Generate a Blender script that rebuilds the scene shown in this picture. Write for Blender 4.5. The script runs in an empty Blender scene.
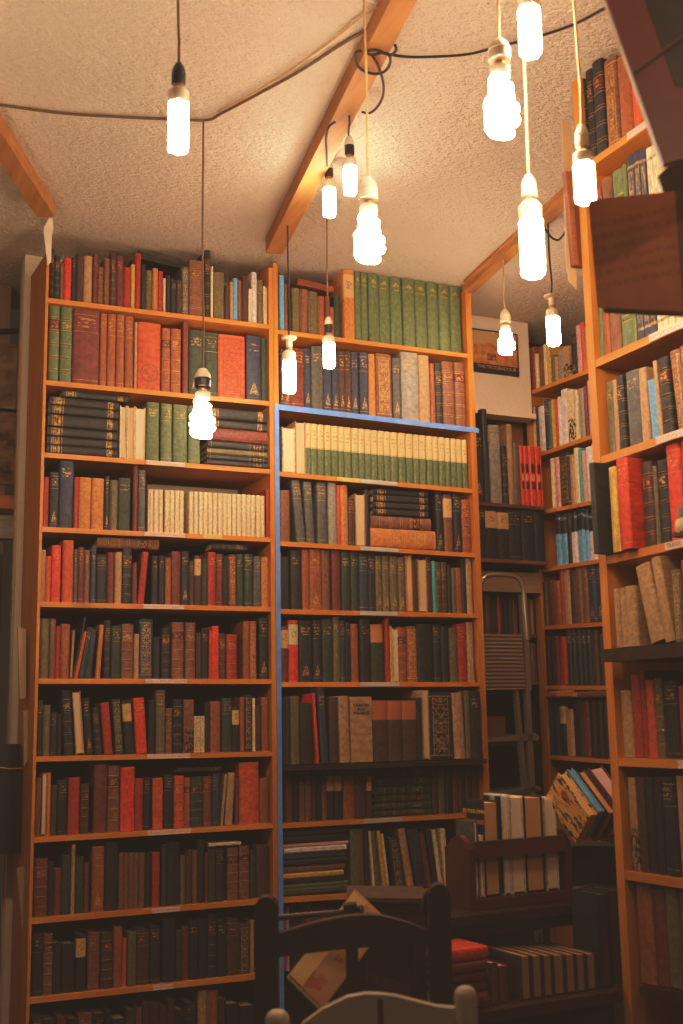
import bpy, bmesh, math, random
from mathutils import Vector, Matrix
random.seed(11)
SC = bpy.context.scene
COL = SC.collection

# ------------------------------------------------------------------ camera
F, YAW, PIT, ROLL = 1183.18, math.radians(24.8048), math.radians(10.0452), math.radians(-1.03705)
CX, CY = 341.5, 512.0
EYE = Vector((0.0, 0.0, 1.30))
cw, sw = math.cos(YAW), math.sin(YAW)
FWD = Vector((sw*math.cos(PIT), cw*math.cos(PIT), math.sin(PIT)))
RT = Vector((cw, -sw, 0.0))
UP = RT.cross(FWD)
R2 = RT*math.cos(ROLL) + UP*math.sin(ROLL)
U2 = -RT*math.sin(ROLL) + UP*math.cos(ROLL)
HF = Vector((sw, cw, 0.0))            # horizontal heading of the camera

def ray(x, y):
    return FWD + R2*((x-CX)/F) + U2*((CY-y)/F)
def at(x, y, ax, v):                  # where the sight line through a photo point meets a wall plane
    d = ray(x, y)
    return EYE + d*((v-EYE[ax])/d[ax])
def atD(x, y, D):                     # same, on the upright plane at walking distance D
    d = ray(x, y)
    return EYE + d*(D/d.dot(HF))
def proj(p):
    q = Vector(p)-EYE
    z = q.dot(FWD)
    return CX+F*q.dot(R2)/z, CY-F*q.dot(U2)/z
def atl(x, y, o, n):                  # sight line meets the plane through o with normal n
    d = ray(x, y)
    return EYE + d*((o-EYE).dot(n)/d.dot(n))

cam = bpy.data.cameras.new('camera')
camo = bpy.data.objects.new('camera', cam)
COL.objects.link(camo)
M = Matrix((R2, U2, -FWD)).transposed().to_4x4()
M.translation = EYE
camo.matrix_world = M
cam.sensor_fit = 'VERTICAL'
cam.sensor_height = 36.0
cam.sensor_width = 24.0
cam.lens = F/1024*36.0
cam.clip_start = 0.05
cam.dof.use_dof = True
cam.dof.focus_distance = 3.75
cam.dof.aperture_fstop = 5.0
SC.camera = camo

# ------------------------------------------------------------------ materials
def srgb(c):
    return tuple(((v/255)/12.92 if v/255 <= .04045 else ((v/255+.055)/1.055)**2.4) for v in c)

class NT:
    def __init__(s, name, rough=.6):
        s.m = bpy.data.materials.new(name)
        s.m.use_nodes = True
        s.t = s.m.node_tree
        s.b = s.t.nodes['Principled BSDF']
        s.b.inputs['Roughness'].default_value = rough
    def n(s, kind, **kw):
        o = s.t.nodes.new(kind)
        for k, v in kw.items(): setattr(o, k, v)
        return o
    def put(s, sock, v):
        if v is None: return
        if hasattr(v, 'is_linked'): s.t.links.new(v, sock)
        elif isinstance(v, tuple) and len(v) == 3 and sock.type == 'RGBA': sock.default_value = (*v, 1)
        else: sock.default_value = v
    def math(s, op, a, b=None, c=None):
        o = s.n('ShaderNodeMath', operation=op)
        for i, v in enumerate((a, b, c)): s.put(o.inputs[i], v)
        return o.outputs[0]
    def mix(s, f, a, b, mode='MIX'):
        o = s.n('ShaderNodeMix', data_type='RGBA', blend_type=mode)
        s.put(o.inputs[0], f); s.put(o.inputs[6], a); s.put(o.inputs[7], b)
        return o.outputs[2]
    def noise(s, vec, scale, detail=3.0, rough=.55):
        o = s.n('ShaderNodeTexNoise')
        s.put(o.inputs['Vector'], vec)
        o.inputs['Scale'].default_value = scale
        o.inputs['Detail'].default_value = detail
        o.inputs['Roughness'].default_value = rough
        return o.outputs[0]
    def band(s, v, a, b):
        return s.math('MULTIPLY', s.math('GREATER_THAN', v, a), s.math('LESS_THAN', v, b))
    def comb(s, x, y, z):
        o = s.n('ShaderNodeCombineXYZ')
        for i, v in enumerate((x, y, z)): s.put(o.inputs[i], v)
        return o.outputs[0]
    def coord(s, which='Object'):
        return s.n('ShaderNodeTexCoord').outputs[which]
    def scale(s, vec, v):
        o = s.n('ShaderNodeMapping')
        s.put(o.inputs['Vector'], vec)
        o.inputs['Scale'].default_value = v
        return o.outputs[0]
    def attr(s, name):
        return s.n('ShaderNodeAttribute', attribute_name=name)
    def ramp(s, f, lo, hi):
        o = s.n('ShaderNodeMapRange')
        s.put(o.inputs[0], f)
        o.inputs[1].default_value, o.inputs[2].default_value = lo, hi
        return o.outputs[0]
    def bump(s, h, strength=.3, dist=.01):
        o = s.n('ShaderNodeBump')
        o.inputs['Strength'].default_value = strength
        o.inputs['Distance'].default_value = dist
        s.put(o.inputs['Height'], h)
        s.t.links.new(o.outputs[0], s.b.inputs['Normal'])
    def base(s, v): s.put(s.b.inputs['Base Color'], v)

PAL = {  # letter: (colour word, rgb)
 'k': ('black', (38,35,33)), 'g': ('dark green', (50,62,44)), 'G': ('green', (98,112,72)), 'o': ('olive', (108,96,60)),
 'b': ('brown', (128,82,52)), 'B': ('dark brown', (80,50,36)), 'h': ('chestnut', (154,86,46)), 't': ('tan', (178,140,98)),
 'c': ('cream', (222,200,158)), 'r': ('red', (166,48,25)), 'R': ('bright red', (212,64,28)), 'm': ('maroon', (116,52,36)),
 'O': ('orange', (200,86,40)), 'a': ('amber brown', (196,126,62)), 'n': ('navy', (50,58,76)), 's': ('slate grey', (88,86,80)),
 'S': ('pale grey', (150,142,130)), 'w': ('white', (222,208,202)), 'p': ('pink', (206,156,144)), 'u': ('light blue', (110,166,200)),
 'q': ('turquoise', (80,160,150)), 'y': ('yellow', (205,165,72))}
STY = {'p': '', 't': 'gilt-titled', 'T': 'gilt-stamped', 'b': 'ribbed', 'l': 'paper-labelled', 'f': 'page-edge-out',
       '2': 'two-tone', 'e': 'gilt-crested', 'E': 'roundel-stamped', 'd': 'patterned', 'x': 'black-lettered', 'v': 'mottled', 'z': 'gilt-banded'}
MATS = {}
def book_mat(c, st):
    key = c+st
    if key in MATS: return MATS[key]
    n = NT('cloth %s %s' % (PAL[c][0], STY[st] or 'plain'), .62)
    a = n.attr('bk'); sep = n.n('ShaderNodeSeparateXYZ'); n.t.links.new(a.outputs['Vector'], sep.inputs[0])
    gx, gy, gz = sep.outputs
    rn = n.attr('rnd').outputs['Fac']
    base = srgb(PAL[c][1])
    w = n.noise(n.comb(n.math('MULTIPLY', gx, 1.2), n.math('ADD', gy, n.math('MULTIPLY', rn, 37.)), n.math('MULTIPLY', gz, 5.)), 3.2, 5., .65)
    dark = tuple(v*.62 for v in base); lite = tuple(min(1, v*1.22+.012) for v in base)
    col = n.mix(n.ramp(w, .3, .7), dark, lite)
    # rubbed head and foot of the spine
    edge = n.math('MAXIMUM', n.ramp(gz, .965, 1.0), n.ramp(gz, .03, 0.0))
    col = n.mix(n.math('MULTIPLY', edge, .35), col, tuple(min(1, v*1.5+.03) for v in base))
    sp = n.math('LESS_THAN', gy, .10)
    inx = n.band(gx, .16, .84)
    gold = srgb((214,170,96)); goldf = None; metal = 0.0
    scr = n.math('GREATER_THAN', n.noise(n.comb(n.math('MULTIPLY', gx, 4.5), n.math('MULTIPLY', rn, 91.), n.math('MULTIPLY', gz, 34.)), 1.0, 2.), .52)
    def OR(*v):
        r = v[0]
        for q in v[1:]: r = n.math('MAXIMUM', r, q)
        return r
    AND = lambda x, y: n.math('MULTIPLY', x, y)
    if st in 'tTl2':
        title = AND(AND(OR(n.band(gz, .80, .835), n.band(gz, .855, .89), n.band(gz, .76, .785)), scr), inx)
        lines = OR(n.band(gz, .925, .932), n.band(gz, .06, .067), n.band(gz, .70, .706))
        goldf = OR(title, AND(lines, n.math('GREATER_THAN', rn, .35)))
        if st == 'T':
            dx = n.math('ABSOLUTE', n.math('SUBTRACT', gx, .5))
            peak = n.math('LESS_THAN', dx, n.math('MULTIPLY', n.math('SUBTRACT', .30, gz), 1.6))
            goldf = OR(goldf, AND(AND(peak, n.band(gz, .10, .31)), n.math('GREATER_THAN', n.noise(n.comb(n.math('MULTIPLY', gx, 9.), rn, n.math('MULTIPLY', gz, 40.)), 1.0), .45)))
    if st == 'b':
        bs = [.16, .33, .50, .67, .84]
        goldf = OR(*[OR(n.band(gz, b-.018, b-.012), n.band(gz, b+.012, b+.018)) for b in bs])
        goldf = OR(goldf, AND(AND(n.band(gz, .71, .80), scr), inx))
        pan = n.band(gz, .69, .82)
        col = n.mix(AND(AND(pan, sp), n.math('GREATER_THAN', rn, .55)), col, srgb((92,30,24)))
    if st == 'z':
        cl = OR(*[n.band(gz, b, b+.012) for b in (.06,.085,.115,.15,.165,.20,.84,.875,.90)])
        goldf = AND(OR(cl, AND(n.band(gz, .855, .925), scr), AND(n.band(gz, .10, .18), scr)), n.band(gx, .06, .94))
    if st == 'e':
        dx = n.math('ABSOLUTE', n.math('SUBTRACT', gx, .5))
        hum = n.math('LESS_THAN', dx, n.math('MULTIPLY', n.math('SUBTRACT', .925, gz), 5.))
        goldf = OR(AND(AND(hum, n.band(gz, .862, .915)), n.band(gx, .2, .8)), AND(AND(n.band(gz, .80, .815), scr), inx))
    if st == 'd':
        ax = n.math('ABSOLUTE', n.math('SUBTRACT', gx, .5))
        no1 = n.noise(n.comb(n.math('MULTIPLY', ax, 7.), n.math('MULTIPLY', rn, 60.), n.math('MULTIPLY', gz, 19.)), 1.0, 3., .6)
        orn = n.band(no1, .47, .555)
        fr_ = OR(n.band(gz, .93, .945), n.band(gz, .055, .07), AND(n.band(ax, .30, .335), n.band(gz, .06, .94)))
        goldf = OR(AND(AND(orn, n.band(gz, .09, .91)), n.math('LESS_THAN', ax, .28)), fr_)
        if c in 'cw': gold = srgb((50,40,36))
        if c == 'O': gold = srgb((120,40,24))
    if st == 'E':
        r2 = n.math('SQRT', n.math('ADD', n.math('POWER', n.math('MULTIPLY', n.math('SUBTRACT', gx, .52), 1.0), 2.), n.math('POWER', n.math('MULTIPLY', n.math('SUBTRACT', gz, .26), 2.9), 2.)))
        goldf = OR(n.band(r2, .31, .40), AND(n.math('LESS_THAN', r2, .27), n.math('GREATER_THAN', n.noise(n.comb(gx, rn, n.math('MULTIPLY', gz, 3.)), 7.), .52)))
        gold = srgb((120,70,40))
    if st == 'x': goldf = None
    if st == 'l':
        lab = n.band(gz, .60, .93)
        col = n.mix(AND(lab, sp), col, srgb((205,165,110)) if c != 'R' else srgb((205,190,150)))
        goldf = AND(AND(AND(n.band(gz, .72, .86), scr), n.band(gx, .25, .75)), sp); gold = srgb((110,70,45))
    if st == '2':
        tops = {'G': srgb((214,184,128)), 'h': srgb((165,92,48)), 'B': srgb((176,100,52)), 'u': srgb((38,34,34)), 'w': srgb((38,34,34)), 'g': srgb((190,130,80))}.get(c, srgb((214,176,112)))
        cut = {'G': .52, 'u': .60, 'w': .60}.get(c, .68)
        col = n.mix(AND(n.math('GREATER_THAN', gz, cut), sp), col, tops)
        if c == 'G':
            goldf = OR(AND(AND(OR(n.band(gz, .76, .80), n.band(gz, .84, .87), n.band(gz, .69, .72)), scr), inx), n.band(gz, .53, .54)); gold = srgb((150,105,52))
        elif c in 'uw':
            goldf = AND(n.band(gz, .86, .92), scr); gold = srgb((180,200,215))
        else: goldf = None
    if st == 'v':
        zig = n.math('ADD', gz, n.math('MULTIPLY', n.noise(n.comb(n.math('MULTIPLY', gx, 3.), 0., n.math('MULTIPLY', gz, 8.)), 2.), .25))
        col = n.mix(AND(n.math('GREATER_THAN', n.noise(n.comb(n.math('MULTIPLY', gx, 2.), rn, n.math('MULTIPLY', gz, 6.)), 2.4), .5), n.math('LESS_THAN', gz, .45)), col, srgb((45,25,20)))
    if c+st == 'Rd':
        col = n.mix(AND(n.band(gx, .2, .8), AND(sp, n.band(gz, .55, .70))), col, srgb((70,36,28)))
        col = n.mix(AND(n.band(gx, .2, .8), AND(sp, n.band(gz, .42, .52))), col, srgb((218,150,90)))
        col = n.mix(AND(n.band(gx, .2, .8), AND(sp, n.band(gz, .28, .40))), col, srgb((74,36,28)))
        goldf = None
    if goldf is not None:
        goldf = AND(AND(goldf, sp), n.math('MULTIPLY', .85, n.ramp(n.noise(n.comb(gx, rn, n.math('MULTIPLY', gz, 9.)), 4.), .25, .6)))
        col = n.mix(goldf, col, gold)
        if st in 'tTbez' or (st == 'd' and c in 'kbBng'):
            n.put(n.b.inputs['Metallic'], n.math('MULTIPLY', goldf, .55))
    n.base(col)
    n.put(n.b.inputs['Roughness'], n.ramp(w, 0.1, .9))
    n.b.inputs['Roughness'].default_value = .6
    rr = n.n('ShaderNodeMapRange'); n.put(rr.inputs[0], w); rr.inputs[3].default_value = .72; rr.inputs[4].default_value = .42
    n.put(n.b.inputs['Roughness'], rr.outputs[0])
    n.bump(n.noise(n.comb(n.math('MULTIPLY', gx, 9.), n.math('MULTIPLY', gy, 30.), n.math('MULTIPLY', gz, 60.)), 2., 3.), .12, .002)
    MATS[key] = n.m
    return n.m

def page_mat():
    if 'page' in MATS: return MATS['page']
    n = NT('aged paper page edges', .85)
    a = n.attr('bk'); sep = n.n('ShaderNodeSeparateXYZ'); n.t.links.new(a.outputs['Vector'], sep.inputs[0])
    gx, gy, gz = sep.outputs
    l = n.noise(n.comb(n.math('MULTIPLY', gx, 26.), n.math('MULTIPLY', gy, .7), n.math('MULTIPLY', gz, .8)), 1., 2.)
    rn = n.attr('rnd').outputs['Fac']
    n.base(n.mix(rn, n.mix(l, srgb((176,138,92)), srgb((228,200,154))), n.mix(l, srgb((206,180,142)), srgb((236,220,190)))))
    MATS['page'] = n.m
    return n.m

def simple(name, rgb, rough=.6, var=.25, sc=12., metal=0., emit=None, strength=0., stretch=(1,1,1), bump=0.):
    if name in MATS: return MATS[name]
    n = NT(name, rough)
    b = srgb(rgb)
    w = n.noise(n.scale(n.coord(), stretch), sc, 5., .6)
    n.base(n.mix(n.ramp(w, .3, .7), tuple(v*(1-var) for v in b), tuple(min(1, v*(1+var*.6)) for v in b)))
    n.b.inputs['Metallic'].default_value = metal
    if bump: n.bump(w, bump, .004)
    if emit:
        n.b.inputs['Emission Color'].default_value = (*srgb(emit), 1)
        n.b.inputs['Emission Strength'].default_value = strength
    MATS[name] = n.m
    return n.m

def wood(name, rgb, rgb2, axis=2, rough=.5, sc=1.0):
    if name in MATS: return MATS[name]
    n = NT(name, rough)
    st = [26*sc, 26*sc, 26*sc]; st[axis] = 1.6*sc
    v = n.scale(n.coord(), tuple(st))
    w = n.noise(v, 1., 6., .62)
    w2 = n.noise(n.coord(), 3.1, 3.)
    col = n.mix(n.ramp(w, .3, .72), srgb(rgb2), srgb(rgb))
    col = n.mix(n.math('MULTIPLY', n.ramp(w2, .35, .7), .35), col, srgb(rgb2))
    st2 = [9*sc]*3; st2[axis] = 3.2*sc
    kn = n.noise(n.scale(n.coord(), tuple(st2)), 1., 1.)
    col = n.mix(n.math('MULTIPLY', n.ramp(kn, .74, .8), .7), col, tuple(q*.35 for q in srgb(rgb2)))
    n.base(col)
    n.bump(w, .15, .003)
    MATS[name] = n.m
    return n.m

PINE = wood('golden pine', (218,146,58), (184,110,40), 2)
PINEX = wood('golden pine shelf', (224,150,58), (190,112,40), 0)
PINEY = wood('golden pine plank', (218,146,58), (184,110,40), 1)
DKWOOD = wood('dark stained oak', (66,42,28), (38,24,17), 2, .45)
DKWOODX = wood('dark stained oak rail', (78,50,32), (42,27,18), 0, .42)
MAHOG = wood('reddish mahogany', (110,56,36), (74,34,22), 2, .4)
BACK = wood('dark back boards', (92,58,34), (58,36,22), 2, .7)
BEAMW = wood('old beam timber', (200,140,76), (150,98,48), 1, .7)
LABEL = None
def label_mat():
    if 'lab' in MATS: return MATS['lab']
    n = NT('typed paper strip', .8)
    g = n.coord('Generated'); sep = n.n('ShaderNodeSeparateXYZ'); n.put(sep.inputs[0], g)
    x, y, z = sep.outputs
    s = n.math('GREATER_THAN', n.noise(n.comb(n.math('MULTIPLY', x, 46.), n.math('MULTIPLY', y, 46.), n.math('MULTIPLY', z, 2.)), 1., 1.), .53)
    k = n.math('MULTIPLY', s, n.band(z, .3, .72))
    k = n.math('MULTIPLY', k, .55)
    n.base(n.mix(k, srgb((226,190,170)), srgb((120,84,70))))
    MATS['lab'] = n.m
    return n.m

# ------------------------------------------------------------------ mesh helpers
def mesh_obj(name, verts, faces, mats, parent=None, midx=None, smooth=False, bk=None, rnd=None):
    me = bpy.data.meshes.new(name)
    me.from_pydata([tuple(v) for v in verts], [], faces)
    for m in (mats if isinstance(mats, (list, tuple)) else [mats]): me.materials.append(m)
    if midx: me.polygons.foreach_set('material_index', midx)
    if smooth: me.polygons.foreach_set('use_smooth', [True]*len(me.polygons))
    if bk is not None:
        a = me.attributes.new('bk', 'FLOAT_VECTOR', 'POINT'); a.data.foreach_set('vector', [c for v in bk for c in v])
        a = me.attributes.new('rnd', 'FLOAT', 'POINT'); a.data.foreach_set('value', rnd if isinstance(rnd, list) else [rnd]*len(verts))
    me.update()
    o = bpy.data.objects.new(name, me)
    COL.objects.link(o)
    if parent is not None: o.parent = parent
    return o

def text_mesh(name, body, size, mat, align='CENTER', offset=0.):
    cu = bpy.data.curves.new(name, 'FONT'); cu.body = body; cu.size = size; cu.align_x = align; cu.align_y = 'CENTER'; cu.extrude = .0002; cu.offset = offset
    tmp = bpy.data.objects.new(name, cu); COL.objects.link(tmp)
    bpy.context.view_layer.update()
    me = bpy.data.meshes.new_from_object(tmp.evaluated_get(bpy.context.evaluated_depsgraph_get()))
    bpy.data.objects.remove(tmp); bpy.data.curves.remove(cu)
    me.name = name; me.materials.clear(); me.materials.append(mat)
    o = bpy.data.objects.new(name, me); COL.objects.link(o)
    return o

def fixn(o):
    bm = bmesh.new(); bm.from_mesh(o.data); bmesh.ops.recalc_face_normals(bm, faces=bm.faces); bm.to_mesh(o.data); bm.free()
    return o

class MB:
    """collects boxes, prisms, tubes and lathes of one part"""
    def __init__(s): s.v = []; s.f = []; s.mi = []
    def add(s, v, f, mi=0):
        b = len(s.v); s.v += [Vector(p) for p in v]; s.f += [tuple(b+i for i in q) for q in f]; s.mi += [mi]*len(f); return s
    def hexa(s, p, mi=0):          # 4 bottom corners, 4 top corners
        return s.add(p, [(3,2,1,0),(4,5,6,7),(0,1,5,4),(1,2,6,5),(2,3,7,6),(3,0,4,7)], mi)
    def box(s, a, b, mi=0):
        (x0,y0,z0),(x1,y1,z1) = a, b
        return s.hexa([(x0,y0,z0),(x1,y0,z0),(x1,y1,z0),(x0,y1,z0),(x0,y0,z1),(x1,y0,z1),(x1,y1,z1),(x0,y1,z1)], mi)
    def prism(s, pts, ext, mi=0):  # polygon pushed along ext
        n = len(pts); ext = Vector(ext)
        v = [Vector(p) for p in pts] + [Vector(p)+ext for p in pts]
        f = [tuple(range(n-1,-1,-1)), tuple(range(n,2*n))] + [(i,(i+1)%n,n+(i+1)%n,n+i) for i in range(n)]
        return s.add(v, f, mi)
    def tube(s, path, r, seg=8, mi=0, flat=None, cap=True):
        path = [Vector(p) for p in path]; n = len(path); v = []; f = []
        prev = None
        for i, p in enumerate(path):
            t = (path[min(i+1,n-1)]-path[max(i-1,0)]).normalized()
            a = prev if prev is not None else (Vector((0,0,1)) if abs(t.z) < .9 else Vector((1,0,0)))
            u = (a - t*a.dot(t)).normalized(); w = t.cross(u); prev = u
            rr = r[i] if isinstance(r, (list, tuple)) else r
            for k in range(seg):
                an = 2*math.pi*k/seg
                v.append(p + u*math.cos(an)*rr*(flat or 1) + w*math.sin(an)*rr)
        for i in range(n-1):
            for k in range(seg):
                a, b = i*seg+k, i*seg+(k+1)%seg
                f.append((a,b,b+seg,a+seg))
        if cap: f += [tuple(range(seg-1,-1,-1)), tuple(range((n-1)*seg, n*seg))]
        return s.add(v, f, mi)
    def lathe(s, prof, o=(0,0,0), seg=16, mi=0):   # prof: (r, z)
        v = []; f = []; n = len(prof); o = Vector(o)
        for r, z in prof:
            for k in range(seg):
                an = 2*math.pi*k/seg
                v.append(o+Vector((max(r,1e-5)*math.cos(an), max(r,1e-5)*math.sin(an), z)))
        for i in range(n-1):
            for k in range(seg):
                a, b = i*seg+k, i*seg+(k+1)%seg
                f.append((a,b,b+seg,a+seg))
        f += [tuple(range(seg-1,-1,-1)), tuple(range((n-1)*seg, n*seg))]
        return s.add(v, f, mi)
    def build(s, name, mats, parent=None, smooth=False):
        o = mesh_obj(name, s.v, s.f, mats, parent, s.mi, smooth)
        fixn(o)
        if smooth:
            try: o.data.set_sharp_from_angle(angle=math.radians(42))
            except Exception: pass
        return o

def tag(o, label=None, cat=None, group=None, kind=None):
    if label: o['label'] = label
    if cat: o['category'] = cat
    if group: o['group'] = group
    if kind: o['kind'] = kind
    return o
def empty(name, loc, label=None, cat=None, group=None):
    o = bpy.data.objects.new(name, None); COL.objects.link(o); o.location = loc
    o.empty_display_size = .05
    tag(o, label, cat, group)
    return o
def put(parent, *objs):            # parent world-space parts to an Empty that stands at loc
    for o in objs:
        o.parent = parent
        o.matrix_parent_inverse = Matrix.Translation(parent.location).inverted()
def struct(o):
    o['kind'] = 'structure'
    return o

# ------------------------------------------------------------------ one book
def book_geo(w, h, d, st, big=True):
    """cover and page block; x thickness, y depth with the spine at y=0, z height"""
    t = min(.0028, w*.16)
    ns = 6 if big else 3
    bul = min(.007, w*.22) if st not in 'fxv' else .0008
    rec = min(.0045, h*.03)
    bands = (.16,.33,.50,.67,.84) if (st == 'b' and big) else ()
    zs = [(0.,0.)]
    for b in bands: zs += [(b-.013,0.),(b-.007,.0022),(b+.007,.0022),(b+.013,0.)]
    zs.append((1.,0.))
    V = []; BK = []
    for z, ex in zs:
        prof = [(-w/2, d), (-w/2, bul)]
        for i in range(1, ns):
            an = math.pi*i/ns
            prof.append((-w/2*math.cos(an), bul*(1-math.sin(an)) - ex*math.sin(an)))
        prof += [(w/2, bul), (w/2, d)]
        inner = [(w/2-t, d), (w/2-t, bul+t), (-w/2+t, bul+t), (-w/2+t, d)]
        for x, y in prof+inner:
            V.append((x, y, z*h)); BK.append((x/w+.5, (y-bul)/d if y > bul else 0., z))
    no = ns+3; n = no+4; L = len(zs); Fc = []
    for l in range(L-1):
        for i in range(n):
            j = (i+1) % n
            Fc.append((l*n+i, l*n+j, (l+1)*n+j, (l+1)*n+i))
    for l, flip in ((0, True), (L-1, False)):
        o = l*n
        qs = [(o+0, o+1, o+no+2, o+no+3), (o+no-2, o+no-1, o+no, o+no+1), tuple([o+k for k in range(1, no-1)]+[o+no+1, o+no+2])]
        for q in qs: Fc.append(tuple(reversed(q)) if flip else q)
    x0, x1, y0, y1 = -w/2+t+.0002, w/2-t-.0002, bul+t+.0004, d-.004
    P = [(x0,y0,rec),(x1,y0,rec),(x1,y1,rec),(x0,y1,rec),(x0,y0,h-rec),(x1,y0,h-rec),(x1,y1,h-rec),(x0,y1,h-rec)]
    PB = [(p[0]/w+.5, p[1]/d, p[2]/h) for p in P]
    PF = [(3,2,1,0),(4,5,6,7),(0,1,5,4),(1,2,6,5),(2,3,7,6),(3,0,4,7)]
    return V, Fc, BK, P, PF, PB

XLIM = {}; ZTOP = {}; FLOORZ = {}; LINES_BY = {}
BOOKS = []      # every upright or lying book on the shelves, sorted out at the end
def reg(**k): BOOKS.append(k); return k

LINES = {}      # shelf lines: key -> (x0,y0,x1,y1) in the photo
def lin(L, x): return L[1]+(L[3]-L[1])*(x-L[0])/(L[2]-L[0])

def rowX(key, unit, shelf, Y, L, txt, out=0.0, depth=.16, cases=None):
    """books on a shelf whose front runs along X at y=Y"""
    LINES[key] = (unit, shelf, Y, L)
    Yp = Y+.014-out
    zb = sum(at(x, lin(L, x), 1, Y).z for x in (L[0], L[2]))/2
    za, zc = at(L[0], L[1], 1, Y).z, at(L[2], L[3], 1, Y).z
    xa, xc = at(L[0], L[1], 1, Y).x, at(L[2], L[3], 1, Y).x
    sh = lambda X: za+(zc-za)*(X-xa)/(xc-xa)
    lastX = -9; lastl = 0
    row = []
    for tok in txt.split():
        p = tok.split(',')
        x0, x1, yt, cs = float(p[0]), float(p[1]), float(p[2]), p[3]
        lean = float(p[4]) if len(p) > 4 else 0.
        yb = lin(L, (x0+x1)/2)
        A, B = at(x0, yb, 1, Yp).x, at(x1, yb, 1, Yp).x
        if abs(lean-lastl) < 1.2 and A < lastX+.0008: A = lastX+.0008
        if unit in XLIM:
            A = max(A, XLIM[unit][0]); B = min(B, XLIM[unit][1] if not out else 9)
        if B-A < .004: B = A+.004
        if unit in XLIM and not out and B > XLIM[unit][1]: A -= B-XLIM[unit][1]; B = XLIM[unit][1]
        lastX, lastl = B, lean
        w = B-A-.0006; xm = (A+B)/2; z0 = max(sh(A), sh(B))+.0012
        T = at((x0+x1)/2+lean, yt, 1, Yp)
        dx = T.x-xm if lean else 0.
        dz = T.z-z0
        if (unit, shelf) in ZTOP:
            lim = ZTOP[(unit, shelf)](xm)-.0025-z0
            if dz > lim: dx *= lim/dz; dz = lim
        h = max(math.hypot(dx, dz), .03); ang = math.atan2(dx, dz) if lean else 0.
        if abs(ang) < .028: ang = 0.; h = max(dz, .03)
        if ang and (unit, shelf) in ZTOP and h*math.cos(ang)+w*abs(math.sin(ang)) > lim: h = (lim-w*abs(math.sin(ang)))/math.cos(ang)
        if row:
            pv = row[-1]
            if ang < 0 and pv['ang'] == 0:
                pr_ = pv['pos'].x+pv['w']/2
                mt = max(0., (A-pr_-.0012))/max(.02, min(pv['h'], h))
                if math.tan(-ang) > mt: ang = -math.atan(mt)
            if pv['ang'] > 0 and ang < pv['ang']:
                mt = max(0., (A-pv['pos'].x-.0012))/max(.02, min(pv['h'], h))
                if ang <= 0 and math.tan(pv['ang']) > mt: pv['ang'] = math.atan(mt)
            if ang < 0 and pv['ang'] < 0 and ang < pv['ang'] and (A-pv['pos'].x-pv['w']) < .3*h*(pv['ang']-ang)+.004: ang = pv['ang']
        if ang == 0: ang = 0.
        piv = (B if ang > 0 else A)
        k = reg(unit=unit, shelf=shelf, w=w, h=h, d=min(depth, max(.09, h*.68))-.012*random.random(), c=cs[0], st=cs[1], x0=x0, px=(x1-x0)*(yb-yt), yt=yt,
                dl=float(p[5]) if len(p) > 5 else 9., pos=Vector((piv, Yp+.004*random.random(), z0)), ang=ang, off=(-w/2 if ang > 0 else w/2) if ang else 0., facing='X', lie=False)
        if not ang: k['pos'].x = xm; k['off'] = 0.
        k['d'] = min(k['d'], k['dl'])
        row.append(k)
    return row

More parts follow.
